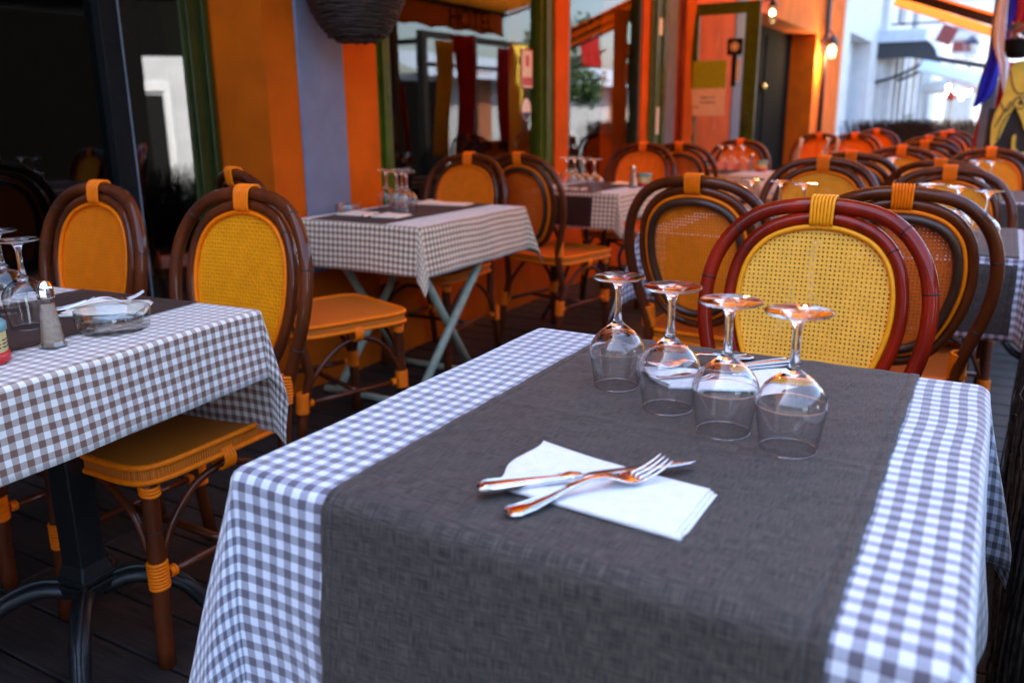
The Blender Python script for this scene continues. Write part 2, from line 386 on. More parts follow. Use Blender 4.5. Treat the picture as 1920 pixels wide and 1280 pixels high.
# left shop window, set back
wl = part('shop_window', m_black, lambda b: (b.box(-2.88, -2.80, 2.005, 2.085, 0, 2.6), b.box(-2.88, -2.80, -1.6, -1.5, 0, 2.6), b.box(-2.88, -2.80, -1.5, 2.34, 2.5, 2.6), b.box(-2.88, -2.80, 2.085, 2.34, 0, .32), b.box(-2.88, -2.80, -1.5, 2.005, 0, .32)), .004, label='dark glazed shop window with narrow green frame')
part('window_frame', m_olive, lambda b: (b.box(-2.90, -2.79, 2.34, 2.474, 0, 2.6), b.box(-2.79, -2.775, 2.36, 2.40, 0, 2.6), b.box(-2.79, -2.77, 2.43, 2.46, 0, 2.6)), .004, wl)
part('glazing_bead', m_slate, lambda b: b.box(-2.80, -2.797, 2.079, 2.084, .32, 2.5), 0, wl)
part('pane', m_paned, lambda b: (b.add([(-2.84, -1.5, .32), (-2.84, 2.005, .32), (-2.84, 2.005, 2.5), (-2.84, -1.5, 2.5)], [(0, 1, 2, 3)]),), 0, wl)
part('ajar_pane', m_panem, lambda b: b.add([(-2.90, 2.085, .34), (-2.80, 2.34, .34), (-2.80, 2.34, 2.49), (-2.90, 2.085, 2.49)], [(0, 1, 2, 3)]), 0, wl, 'narrow tilted side light mirroring a white doorway')
# the big window and the next
w2 = part('window', m_green, lambda b: (b.box(-2.60, X0-.012, 3.15, 3.27, .52, 2.35), b.box(-2.60, X0-.012, 4.76, 4.93, .52, 2.35), b.box(-2.60, X0-.012, 3.27, 4.76, .52, .62), b.box(-2.60, X0-.012, 3.27, 4.76, 2.25, 2.35), b.box(X0-.012, X0+.006, 4.80, 4.84, .52, 2.35), b.box(X0-.012, X0+.006, 3.19, 3.23, .52, 2.35)), .004, label='wide window in an olive green frame')
part('pane', m_pane, lambda b: b.add([(-2.55, 3.27, .62), (-2.55, 4.76, .62), (-2.55, 4.76, 2.25), (-2.55, 3.27, 2.25)], [(0, 1, 2, 3)]), 0, w2)
w3 = part('window', m_dgreen, lambda b: (b.box(-2.60, X0-.012, 5.12, 5.17, .5, 2.35), b.box(-2.60, X0-.012, 6.36, 6.40, .5, 2.35), b.box(-2.60, X0-.012, 5.17, 6.36, .5, .58), b.box(-2.60, X0-.012, 5.17, 6.36, 2.27, 2.35)), .004, label='window with a thin dark frame beside the door post')
part('pane', m_pane, lambda b: b.add([(-2.55, 5.17, .58), (-2.55, 6.36, .58), (-2.55, 6.36, 2.27), (-2.55, 5.17, 2.27)], [(0, 1, 2, 3)]), 0, w3)
# stickers in the wide window
for (y0, y1, z0, z1, lab) in ((4.575, 4.715, 1.30, 1.52, 'red and white sticker'), (4.575, 4.69, 1.11, 1.235, 'round white and navy sticker')):
    st = part('window_sticker', m_sticker, lambda b: (b.box(-2.5480, -2.5455, y0, y1, z0, z1) if 'red' in lab else b.add([( -2.5455, (y0+y1)/2+.058*math.cos(a), (z0+z1)/2+.066*math.sin(a)) for a in [k*math.pi/12 for k in range(24)]], [tuple(range(24))])), 0, w2, lab)
    if 'red' in lab:
        part('print', m_redp, lambda b: (b.box(-2.5453, -2.545, y0+.012, y1-.012, z0+.012, z0+.06), b.box(-2.5453, -2.545, y0+.05, y1-.045, z0+.12, z0+.185), b.box(-2.5453, -2.545, y0, y0+.008, z0, z1), b.box(-2.5453, -2.545, y1-.008, y1, z0, z1), b.box(-2.5453, -2.545, y0+.008, y1-.008, z1-.008, z1)), 0, st)
    else:
        part('print', m_navy, lambda b: b.add([(-2.545, (y0+y1)/2+.054*math.cos(a), (z0+z1)/2+.062*math.sin(a)) for a in [math.pi+.25+k*(math.pi-.5)/12 for k in range(13)]], [tuple(range(13))]), 0, st)
# green door post with white stickers
dp = part('door_post', m_green, lambda b: (b.box(-2.62, X0+.02, 6.55, 6.89, 0, 2.5), b.box(X0+.02, X0+.035, 6.60, 6.66, 0, 2.5), b.box(X0+.02, X0+.035, 6.78, 6.84, 0, 2.5)), .005)
for (y0, y1, z0, z1) in ((6.68, 6.765, 1.74, 1.865), (6.67, 6.75, .98, 1.19)):
    part('sticker', m_sticker, lambda b: b.box(X0+.021, X0+.024, y0, y1, z0, z1), 0, dp)
# black door in its recess
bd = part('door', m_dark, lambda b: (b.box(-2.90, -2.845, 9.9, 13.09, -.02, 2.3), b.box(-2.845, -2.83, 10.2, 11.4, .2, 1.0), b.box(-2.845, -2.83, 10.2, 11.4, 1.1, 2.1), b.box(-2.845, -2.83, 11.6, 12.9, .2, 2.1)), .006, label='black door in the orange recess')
part('knob', m_brass, lambda b: b.lathe([(0, 0), (.05, .0), (.06, .02), (.03, .05), (0, .055)], 16, (0, 0, 0)), 0, bd)
kb = bd.children[-1]; kb.matrix_basis = Matrix.Translation((-2.83, 11.5, 1.46)) @ Matrix.Rotation(R(90), 4, 'Y')
# ------------------------------------------------------------------ open glazed door leaf standing square to the facade
dl = thing('open_door', 'olive green glazed door leaf standing open, lime and cream papers on its glass', 'door', (-2.47, 7.5, 0))
def dpart(name, m, f, parent=dl, bevel=0.):
    b = MB(); f(b); o = b.build(name, m, parent, bevel=bevel); return o
dpart('door_frame', m_green, lambda b: (b.box(0, .055, -.022, .022, .03, 2.04), b.box(.455, .575, -.022, .022, .03, 2.04), b.box(.055, .455, -.022, .022, 1.95, 2.04), b.box(.055, .455, -.022, .022, .03, .40)), bevel=.004)
dpart('pane', m_pane, lambda b: b.add([(.055, 0, .40), (.455, 0, .40), (.455, 0, 1.95), (.055, 0, 1.95)], [(0, 1, 2, 3)]))
dpart('lime_poster', m_lime, lambda b: b.box(.02, .315, -.026, -.0235, 1.35, 1.578)).location = (0, 0, 0)
nb = dpart('notice', m_notice, lambda b: b.box(.0, .31, -.0285, -.0265, 1.12, 1.345))
for k, (a, z) in enumerate(((.165, 1.265), (.165, 1.225), (.09, 1.185))):
    dpart('text_line', m_ink, lambda b: [b.box(a-.065+i*.016, a-.065+i*.016+random.uniform(.006, .014), -.0295, -.0287, z, z+.014) for i in range(4 if k == 2 else 9)], nb)
hb = dpart('handle', m_iron, lambda b: b.tube(cr([(.51, -.022, 1.0), (.51, -.06, 1.02), (.51, -.06, 1.12), (.51, -.022, 1.14)], 4), .008, 8))
sg = thing('round_emblem_sign', 'small black square sign with a pale round emblem hung by the open door', 'sign', (-2.08, 7.44, 1.68))
b = MB(); b.box(-.066, .066, -.012, .012, -.066, .066); b.build('sign_board', m_black, sg, bevel=.012)
b = MB(); b.add([(.038*math.cos(k*math.pi/12), -.0135, .038*math.sin(k*math.pi/12)) for k in range(24)], [tuple(range(24))]); b.ring((0, -.0135, 0), (0, 1, 0), .026, .004, 16, 5, 1); b.build('emblem', [m_notice, m_ink], sg)
b = MB(); b.box(-.02, .02, -.004, .004, -.32, -.066); b.build('strap', m_black, sg)
b = MB(); b.box(.01, .05, -.003, .003, -.28, -.10); b.build('card', m_sticker, sg)
# curtain
b = MB(); rows = []
for i in range(25):
    t = i/24; z = 2.3-t*1.75; row = []
    for j in range(33):
        s_ = j/32; wd_ = .34*(1-.55*math.sin(math.pi*min(1, t*1.25))**1.2) if t < .8 else .2
        yy = 7.18+.02+s_*wd_; xx = X0+.06+.018*math.sin(s_*math.pi*9+t*2)
        row.append((xx, yy, z))
    rows.append(row)
b.grid(rows); tag(b.build('curtain', m_curtain, solid=.002), 'orange cloth curtain tied back beside the grey blue pilaster', 'curtain')
# scrolled iron wall lantern without light above curtain
# ------------------------------------------------------------------ lamps
def wall_lamp(x, y, z, label, m_b, sc=1., en=.5):
    t = thing('wall_lamp', label, 'lamp', (x, y, z)); 
    b = MB(); b.lathe([(.075*sc, .0), (.11*sc, .02*sc), (.07*sc, .12*sc), (.02*sc, .17*sc), (.012*sc, .2*sc)], 16, (0, 0, .05), 0, True, True); b.build('hood', m_iron, t)
    b = MB(); b.tube(cr([(-.15, 0, .05), (-.13, 0, .22*sc), (-.05, 0, .30*sc), (0, 0, .24*sc)], 6), .012, 8); b.box(-.17, -.148, -.04, .04, -.05, .15); b.build('bracket', m_iron, t)
    b = MB(); b.lathe([(.001*sc, -.07*sc), (.04*sc, -.055*sc), (.055*sc, -.02*sc), (.05*sc, .02*sc), (.03*sc, .05*sc)], 16, (0, 0, 0)); b.build('bulb', m_b, t)
    b = MB(); [b.tube([(.085*sc*math.cos(a), .085*sc*math.sin(a), .06), (.06*sc*math.cos(a), .06*sc*math.sin(a), -.1)], .006, 6) for a in (.4, 1.97, 3.54, 5.1)]; b.ring((0, 0, -.1), (0, 0, 1), .06*sc, .007, 16, 6); b.build('cage', m_iron, t)
    ld = bpy.data.lights.new('bulb_light', 'POINT'); ld.energy = 22*en; ld.color = (1, .62, .25); ld.shadow_soft_size = .05
    lo = bpy.data.objects.new('bulb_light', ld); COL.objects.link(lo); lo.parent = t; lo.location = (.02, -.02, -.12)
    return t
wall_lamp(-2.33, 13.35, 2.0, 'lit iron lantern on the orange wall past the black door', m_bulb, .85, .8)
wall_lamp(-2.33, 9.7, 2.17, 'small lit lamp above the left side of the black door', m_bulb, .45, .05)
b = MB(); b.tube([(-2.45, 13.55, .05), (-2.45, 13.55, 4.5)], .035, 10); [b.ring((-2.45, 13.55, z), (0, 0, 1), .038, .008) for z in (.6, 2.4, 3.6)]
tag(b.build('drain_pipe', m_iron), 'dark drain pipe running up the orange wall by the lantern', 'pipe')

# ------------------------------------------------------------------ chairs
def yb(x, z): return -.20-.17*(z-.46)-.022*(1-min(1, (x/.24)**2))
def hoop(half, n=5, dy=0.):
    pts = half + [(-a, z) for a, z in reversed(half) if a > 1e-6]
    return pts
OUT = [(.183, .30), (.172, .43), (.176, .50), (.197, .575), (.220, .65), (.231, .72), (.228, .79), (.208, .855), (.166, .910), (.105, .943), (0, .956)]
INN = [(.178, .72), (.176, .788), (.158, .850), (.119, .896), (.062, .9215), (0, .929)]
INL = [(0, .505), (.06, .515), (.107, .545), (.141, .595), (.165, .655)]
def back_pts(half_up, closed_low=None, dy=0., inset=0.):
    if closed_low is None:
        h = half_up; L = [(-a, z) for a, z in h] ; Rr = [(a, z) for a, z in reversed(h)][1:]
        seq = L+Rr
    else:
        full = closed_low+half_up
        right = [(a, z) for a, z in full]; left = [(-a, z) for a, z in reversed(full) if a > 1e-6]
        seq = right+left
    if inset:
        cz = .715; q = []
        for a, z in seq:
            d = math.hypot(a, z-cz); q.append((a*(1-inset/d), cz+(z-cz)*(1-inset/d)))
        seq = q
    return [(a, yb(a, z)+dy, z) for a, z in seq]
def chair_proto():
    t = thing('bistro_chair', 'x', 'chair')
    b = MB()
    arch = cr(back_pts(OUT), 5)
    arch = [Vector((-.195, -.245, 0)), Vector((-.190, -.222, .15))]+arch+[Vector((.190, -.222, .15)), Vector((.195, -.245, 0))]
    b.tube(arch, .0165, 12)
    ra = len(arch)
    for fr in (.19, .305, .40, .60, .695, .81):
        k = int(fr*ra); b.tube([arch[k]-(arch[k+1]-arch[k]).normalized()*.0016, arch[k]+(arch[k+1]-arch[k]).normalized()*.0016], .0172, 12, mi=1)
    b.build('back_frame', [m_cane, m_joint], t)
    b = MB(); inn = cr(back_pts(INN, INL), 6, True); b.tube(inn, .0135, 10, True)
    for fr in (.14, .36, .64, .86):
        k = int(fr*len(inn)); b.tube([inn[k]-(inn[k+1]-inn[k]).normalized()*.0014, inn[k]+(inn[k+1]-inn[k]).normalized()*.0014], .0141, 10, mi=1)
    b.build('back_hoop', [m_cane, m_joint], t)
    b = MB(); b.tube(cr(back_pts(INN, INL, .006, .019), 6, True), .0058, 8, True); b.build('piping', m_orange, t)
    b = MB(); b.tube(cr(back_pts(INN, INL, -.010, .019), 6, True), .0055, 8, True); b.build('rear_piping', m_orange, t)
    b = MB(); b.tube(cr(back_pts(INN, INL, -.014, .036), 6, True), .0125, 10, True); b.build('rear_ring', m_ring, t)
    # woven panel: real open weave
    ol = [(p.x, p.z) for p in cr(back_pts(INN, INL, 0, .016), 6, True)]
    def inside(x, z):
        c = False; n = len(ol)
        for i in range(n):
            (x1, z1), (x2, z2) = ol[i], ol[i-1]
            if (z1 > z) != (z2 > z) and x < (x2-x1)*(z-z1)/(z2-z1)+x1: c = not c
        return c
    p, hl = .0094, .0035
    xs = []; zs = []
    for k in range(-19, 20): xs += [(k*p-hl/2), (k*p+hl/2)]
    for k in range(0, 46): zs += [(.50+k*p-hl/2), (.50+k*p+hl/2)]
    b = MB()
    for side, mi in ((.0012, 0), (-.0012, 1)):
        idx = {}; vs = []; fs = []
        def vid(i, j):
            if (i, j) not in idx:
                idx[(i, j)] = len(vs); wv = .0007*math.sin(math.pi*(i//2))*0
                vs.append((xs[i], yb(xs[i], zs[j])+side+(.0006 if ((i//2+j//2) % 2) else -.0006), zs[j]))
            return idx[(i, j)]
        for i in range(len(xs)-1):
            for j in range(len(zs)-1):
                if i % 2 == 0 and j % 2 == 0: continue
                if not inside((xs[i]+xs[i+1])/2, (zs[j]+zs[j+1])/2): continue
                q = (vid(i, j), vid(i+1, j), vid(i+1, j+1), vid(i, j+1)); fs.append(q if mi else q[::-1])
        b.add(vs, fs, mi)
    b.build('woven_panel', [m_wy, m_wo], t)
    # top binding: strands round outer arch and hoop
    b = MB()
    for k in range(7):
        x = (k-3)*.0072; yo = yb(0, .94); lean = .17
        loop = []
        for a in range(20):
            an = 2*math.pi*a/20; cy = math.cos(an); cz = math.sin(an)
            h = .0385 if cz < 0 else .0385
            loop.append((x*(1+.05*cz), yo+.0205*math.copysign(abs(cy)**.6, cy)-lean*(.031*cz), .9445+.0305*math.copysign(abs(cz)**.55, cz)))
        b.tube(loop, .0037, 6, True)
    b.build('top_binding', m_orange, t)
    # seat
    def outline(s=1., n=48):
        r_ = []
        for k in range(n):
            a = 2*math.pi*k/n; c, si = math.cos(a), math.sin(a)
            ex = .30
            x = .212*math.copysign(abs(c)**ex, c); yv = .215*math.copysign(abs(si)**ex, si)
            x *= (.93+.07*(yv+.215)/.43)
            r_.append((x*s, yv*s+.005))
        return r_
    o1, o2 = outline(1.), outline(.6)
    n = len(o1); b = MB(); vs = [(x, yv, .424) for x, yv in o1]+[(x, yv, .461) for x, yv in o1]+[(x, yv, .4585) for x, yv in o2]+[(0, .005, .457)]
    fs = []
    for l in range(2):
        for k in range(n): k2 = (k+1) % n; fs.append((l*n+k, l*n+k2, (l+1)*n+k2, (l+1)*n+k))
    fs += [(2*n+k, 2*n+(k+1) % n, 3*n) for k in range(n)]; fs.append(tuple(range(n-1, -1, -1)))
    b.add(vs, fs, smooth=False); b.build('seat', m_seat, t)
    b = MB(); b.tube([(x*1.004, yv*1.004, .4605) for x, yv in o1], .0068, 8, True); b.build('seat_binding', m_orange, t)
    b = MB(); b.tube([(x*1.004, yv*1.004, .4275) for x, yv in o1], .0062, 8, True); b.build('lower_seat_binding', m_orange, t)
    b = MB(); b.tube([(x*.93, yv*.95, .410) for x, yv in o2], .0125, 8, True); b.build('seat_rail', m_cane, t)
    # front legs
    for s_ in (-1, 1):
        b = MB(); lg = [(s_*.172, .178, .44), (s_*.176, .184, .25), (s_*.182, .195, 0)]; b.tube(cr(lg, 4), .0185, 12)
        for z in (.12, .31): b.ring((s_*(.1745+.02*(.31-z)), .182+.03*(.31-z), z), (0, 0, 1), .0182, .0018, 14, 5, 1)
        l_ = b.build('leg', [m_cane, m_joint], t)
        b = MB(); [b.ring((s_*.1765, .1855, .185+k*.0078), (0, .04, 1), .0185, .0046, 14, 6) for k in range(8)]
        b.build('leg_binding', m_orange, l_)
        b = MB(); [b.ring((s_*.173, .179, .395+k*.0075), (.25*s_, 0, 1), .0185, .0046, 14, 6) for k in range(3)]; b.build('leg_binding', m_orange, l_)
        # rear leg bindings
        b = MB(); [b.ring((s_*(.1735+.0016*k*.3), -.2055-.0008*k, .475+k*.0078), (0, -.15, 1), .0185, .0046, 14, 6) for k in range(9)]
        b.build('rear_leg_binding', m_orange, t)
        b = MB(); [b.ring((s_*.189, -.2195+.0005*k, .18+k*.0078), (0, 0, 1), .018, .0046, 14, 6) for k in range(9)]
        b.build('rear_leg_binding', m_orange, t)
        b = MB(); b.tube([(s_*.176, .185, .205), (s_*.187, -.217, .205)], .0095, 8); b.build('stretcher', m_cane, t)
        b = MB(); b.ring((s_*.177, .155, .205), (0, 1, 0), .009, .005, 12, 6); b.ring((s_*.177, .147, .205), (0, 1, 0), .009, .005, 12, 6); b.build('stretcher_binding', m_orange, t)
        b = MB(); b.ring((s_*.186, -.19, .205), (0, 1, 0), .009, .005, 12, 6); b.ring((s_*.186, -.182, .205), (0, 1, 0), .009, .005, 12, 6); b.build('stretcher_binding', m_orange, t)
        b = MB(); b.tube(cr([(s_*.180, .178, .225), (s_*.182, .15, .30), (s_*.185, .08, .375), (s_*.186, .0, .398)], 5), .0085, 8); b.build('curved_brace', m_cane, t)
        b = MB(); b.tube(cr([(s_*.187, -.21, .225), (s_*.186, -.15, .31), (s_*.185, -.07, .375), (s_*.186, .0, .398)], 5), .0085, 8); b.build('curved_brace', m_cane, t)
        b = MB(); [b.ring((s_*.189, .0+(k-1.5)*.008, .415), (0, 1, 0), .026, .0045, 14, 6) for k in range(4)]; b.build('brace_binding', m_orange, t)
    b = MB(); b.tube(cr([(-.172, .19, .225), (-.13, .19, .33), (-.05, .192, .392), (0, .192, .4)], 5), .0085, 8); b.build('front_brace', m_cane, t)
    b = MB(); b.tube(cr([(.172, .19, .225), (.13, .19, .33), (.05, .192, .392), (0, .192, .4)], 5), .0085, 8); b.build('front_brace', m_cane, t)
    b = MB(); b.tube([(-.18, 0, .203), (.18, 0, .203)], .0095, 8); b.build('cross_stretcher', m_cane, t)
    return t
proto = chair_proto()
first_chair = [True]
def chair(label, x, y, face, s=1., rot=0., group='bistro chairs on the terrace', var='std'):
    """x, y = where the top binding stands; face +1 looks up the street, -1 looks at the camera"""
    if first_chair[0]: c = proto; first_chair[0] = False
    else: c = copy_tree(proto)
    rz = (0 if face > 0 else math.pi)+R(rot); off = Vector((0, -.303, 0)); off.rotate(Matrix.Rotation(rz, 3, 'Z'))
    c.location = (x-off.x, y-off.y, 0); c.rotation_euler = (0, 0, rz); c.scale = (1, 1, s)
    c['label'] = label; c['group'] = group
    V = {'std': {}, 'red': {m_cane: m_cane_red, m_orange: m_yellowb}, 'amber': {m_wy: m_wa}, 'orange': {m_wy: m_wo, m_wo: m_wr, m_seat: m_seato}, 'rust': {m_wo: m_wr}, 'far': {m_wy: m_wa}}[var]  # amber and orange put the awning's warm light into the weave colour
    if V: swap(c, V)
    return c
CH = [
 ('chair seen from behind, orange weave with pale light patches, left of the red chair', -.785, 2.46, 1, 1.0, -4, 'std'),
 ('large red lacquered chair with bright yellow weave at the far end of the nearest table', -.322, 1.91, -1, 1.0, 0, 'red'),
 ('chair seen from behind, rust red see-through weave, right of the red chair', -.205, 2.30, 1, 1.0, 5, 'rust'),
 ('yellow weave chair facing us behind upturned glasses, centre of the second row', -.635, 3.68, -1, 1.0, 0, 'far'),
 ('yellow weave chair with bluish sheen on its frame, behind three glasses at right', -.175, 3.75, -1, .968, 4, 'far'),
 ('chair turned away whose yellow top binding peeks above the bluish sheen chair', -.233, 4.15, 1, .973, 0, 'std'),
 ('chair turned away, mostly hidden behind the second row centre chair', -.603, 4.18, 1, 1.0, 0, 'std'),
 ('amber weave chair facing us in the third row with one glass foot before it', -.505, 5.33, -1, .987, 0, 'far'),
 ('chair turned away just behind the third row amber chair', -.428, 5.84, 1, 1.0, 0, 'far'),
 ('amber weave chair facing us beside the dark post at the right edge', -.062, 5.38, -1, .98, 0, 'far'),
 ('orange weave chair at the far left of the left table before the dark glass', -2.225, 1.52, -1, 1.0, -2, 'orange'),
 ('golden amber weave chair behind the corner of the left table', -1.615, 1.50, -1, 1.01, -1, 'amber'),
 ('chair seen side on, orange seat at the near end of the pale legged table', -2.155, 1.96, 1, 1.015, -20, 'orange'),
 ('orange weave chair facing us at the far end of the table with pale green legs', -2.265, 3.54, -1, .995, 0, 'orange'),
 ('dark chair seen from behind with orange seat, near end of the middle wall table', -2.035, 3.63, 1, .995, -12, 'orange'),
 ('orange weave chair facing us at the far end of the middle wall table', -2.005, 5.2, -1, .994, 0, 'orange'),
 ('chair seen from behind at the near end of the last wall table', -1.815, 5.35, 1, .992, 0, 'orange'),
 ('orange weave chair at the far end of the last wall table by the door', -1.70, 6.38, -1, .983, 0, 'orange'),
]
for a in CH: chair(a[0], a[1], a[2], a[3], a[4], a[5], var=a[6])
for lab, x, y, f, s in (('far chair with dark frame before the white house, beside pale leaning chairs', -1.105, 7.75, -1, 1.), ('far chair catching white glints in front of the brushwood screen', -1.135, 9.35, -1, 1.), ('far chair half hidden by its neighbours near the red drape', -.482, 8.5, 1, .995), ('farthest chair near the foot of the red drape', -.462, 9.2, -1, .995), ('small far orange chair between the pale leaning chairs', -1.47, 8.2, -1, .99), ('far chair turned away behind the third row', -.50, 7.2, 1, .99)):
    chair(lab, x, y, f, s, random.uniform(-7, 7), 'bistro chairs at the far end of the terrace', 'far' if x > -1 else 'orange')

# ------------------------------------------------------------------ tables and cloths
def drape_fn(x0, x1, y0, y1, z, seed, flare=.06, ear=.30, amp=.006, rho=.012, pleat=.0):
    rs = np.random.RandomState(seed); ph = rs.uniform(0, 6.28, 12)
    def hang(d, fl):
        q = rho*math.pi/2
        if d < q: a = d/rho; return rho*math.sin(a), rho*(1-math.cos(a))
        return rho+(d-q)*math.sin(fl), rho+(d-q)*math.cos(fl)
    def f(s, t):
        px = min(max(s, x0), x1); py = min(max(t, y0), y1)
        ax, ay = s-px, t-py; d = math.hypot(ax, ay)
        zz = z+.0007*math.sin(s*23+ph[0])*math.sin(t*19+ph[1])+.0011*(math.exp(-((s-(x0+.62*(x1-x0)))/.005)**2)+math.exp(-((t-(y0+.45*(y1-y0)))/.005)**2))*(1 if d < .03 else .6)
        if d < 1e-9: return Vector((s, t, zz))
        th = math.atan2(abs(ay), abs(ax)); e = math.sin(2*th)**2
        fl = flare+ear*e
        o, dn = hang(d, fl)
        along = t if abs(ax) > abs(ay) else s
        rip = amp*min(1, d/.25)**1.2*(math.sin(along*15+ph[2]+d*4)+.5*math.sin(along*33+ph[3]-d*7)+.6*math.sin(along*7+ph[4])+.35*math.sin(d*26+along*5+ph[6]))*(1-e)
        rip += pleat*min(1, d/.3)*math.sin(th*6+ph[5])*e
        o += rip+amp*.5*min(1, d/.2)
        ux, uy = ax/d, ay/d
        return Vector((px+ux*o, py+uy*o, zz-dn))
    return f
def cloth(name, label, m, rect, z, ov, seed, loc, rz, step, rho=.012, flare=.06, ear=.3, amp=.006, pleat=0., group=None, uvo=(0, 0)):
    x0, x1, y0, y1 = rect; l, r_, fr, bk = ov
    f = drape_fn(x0, x1, y0, y1, z, seed, flare, ear, amp, rho, pleat)
    def ticks(a, b, oa, ob):
        base = list(np.arange(a-oa, b+ob+1e-6, step))
        fine = [a-rho*math.pi/2*k/4 for k in range(5)]+[b+rho*math.pi/2*k/4 for k in range(5)]
        allv = sorted(base+fine); out = []
        for v in allv:
            if not out or v-out[-1] > step*.12: out.append(v)
        return out
    S_, T_ = ticks(x0, x1, l, r_), ticks(y0, y1, fr, bk)
    b = MB(); b.grid([[f(s, t) for s in S_] for t in T_], 0, [[(s+uvo[0], t+uvo[1]) for s in S_] for t in T_])
    o = b.build(name, m, None, solid=.0012, off=-1)
    o.location = loc; o.rotation_euler = (0, 0, rz)
    tag(o, label, 'tablecloth', group); return o, f
def runner(label, m, f, xs_, ys_, off, loc, rz, nx, ny, group=None, cat='table runner'):
    """strip of linen lying on the cloth surface f"""
    def pos(s, t):
        e = .002; p = f(s, t); a = f(s+e, t)-f(s-e, t); c = f(s, t+e)-f(s, t-e); n = a.cross(c)
        n = n.normalized() if n.length > 1e-12 else Vector((0, 0, 1))
        return p, n
    hem = .0135; b = MB()
    Sx = [xs_[0], xs_[0]+.001, xs_[0]+hem-.002, xs_[0]+hem, xs_[0]+hem+.0028, xs_[0]+hem+.004]+list(np.linspace(xs_[0]+hem+.012, xs_[1]-hem-.012, nx))+[xs_[1]-hem-.004, xs_[1]-hem-.0028, xs_[1]-hem, xs_[1]-hem+.002, xs_[1]-.001, xs_[1]]
    ex = [0, 1.6, 1.5, .2, .2, .7]+[.7]*nx+[.7, .2, .2, 1.5, 1.6, 0]
    Ty = list(np.linspace(ys_[0], ys_[1], ny)); rows = []; uv = []
    for t in Ty:
        row = []
        for s, e in zip(Sx, ex):
            wob = .0008*math.sin(t*60+s*9)*(1 if e in (1.6, 0) else 0)
            p, n = pos(s+wob, t); wr = .0009*math.sin(s*41+t*23)*math.sin(t*37)+.0006*math.sin(s*90-t*40)+.0007*math.exp(-((t-.98-.02*math.sin(s*8))/.004)**2)+.0006*math.exp(-((t-1.18+.03*s)/.004)**2)+.0006*math.exp(-((t-.52-.01*math.sin(s*9))/.004)**2)
            row.append(p+n*(off+e*.0008+abs(wr)))
        rows.append(row); uv.append([(s, t) for s in Sx])
    b.grid(rows, 0, uv)
    # stitch lines get the darker thread
    wd = len(Sx)
    for k, fc in enumerate(b.f):
        j = k % (wd-1)
        if j in (3, wd-5): b.mi[k] = 1
    o = b.build('table_runner', [m, m_hem], None); o.location = loc; o.rotation_euler = (0, 0, rz)
    tag(o, label, cat, group); return o, pos

ZT = .748
def table_top(name, label, loc, rz, rect, group='cafe tables'):
    t = thing(name, label, 'table', loc, rz, group)
    x0, x1, y0, y1 = rect
    b = MB(); b.box(x0+.006, x1-.006, y0+.006, y1-.006, .715, .744); b.build('table_top', m_timber, t, bevel=.008)
    return t
def iron_pedestal(t, cx, cy, sc=1.):
    b = MB()
    prof = [(.040, .16), (.040, .19), (.031, .22), (.031, .66), (.05, .69), (.11, .714)]
    for (r_, z0), (r1, z1) in zip(prof[:-1], prof[1:]):
        v = [(cx+sx*r_*sc, cy+sy*r_*sc, z0) for sx, sy in ((-1, -1), (1, -1), (1, 1), (-1, 1))]+[(cx+sx*r1*sc, cy+sy*r1*sc, z1) for sx, sy in ((-1, -1), (1, -1), (1, 1), (-1, 1))]
        b.add(v, [(k, (k+1) % 4, 4+(k+1) % 4, 4+k) for k in range(4)], smooth=False)
    b.box(cx-.05*sc, cx+.05*sc, cy-.05*sc, cy+.05*sc, .155, .178); b.box(cx-.043*sc, cx+.043*sc, cy-.043*sc, cy+.043*sc, .178, .192)
    b.build('column', m_iron, t, bevel=.003)
    for k in range(4):
        a = math.pi/4+k*math.pi/2; d = Vector((math.cos(a), math.sin(a), 0)); c = Vector((cx, cy, 0))
        b = MB(); pth = cr([c+d*.03+Vector((0, 0, .15)), c+d*.10+Vector((0, 0, .165)), c+d*.19+Vector((0, 0, .125)), c+d*.245+Vector((0, 0, .055)), c+d*.31+Vector((0, 0, .022)), c+d*.36+Vector((0, 0, .026))], 6)
        b.tube(pth, [.024-.008*i/len(pth) for i in range(len(pth))], 10, flat=.8)
        b.tube([p+Vector((0, 0, .02)) for p in pth], .007, 8)
        b.ring(c+d*.335+Vector((0, 0, .022)), d.cross(Vector((0, 0, 1))), .016, .008, 12, 6)
        b.build('foot', m_iron, t)

# --- the near table
T1 = table_top('cafe_table', 'nearest table, wholly covered by its gingham cloth and grey runner', (0, 0, 0), 0, (-.737, .008, .648, 1.402))
iron_pedestal(T1, -.366, 1.02)
c1, f1 = cloth('tablecloth', 'grey and white gingham cloth hanging long over the nearest table', m_cloth, (-.737, .008, .648, 1.402), ZT, (.31, .30, .40, .28), 3, (0, 0, 0), 0, .0125, .020, .05, .24, .0065, .016, 'gingham tablecloths', (.004, .003))
r1, p1 = runner('grey brown linen runner hanging down the front of the nearest table', m_linen, f1, (-.602, -.073), (.648-.38, 1.44), .0022, (0, 0, 0), 0, 40, 210, 'linen table runners')
ZR = ZT+.0035

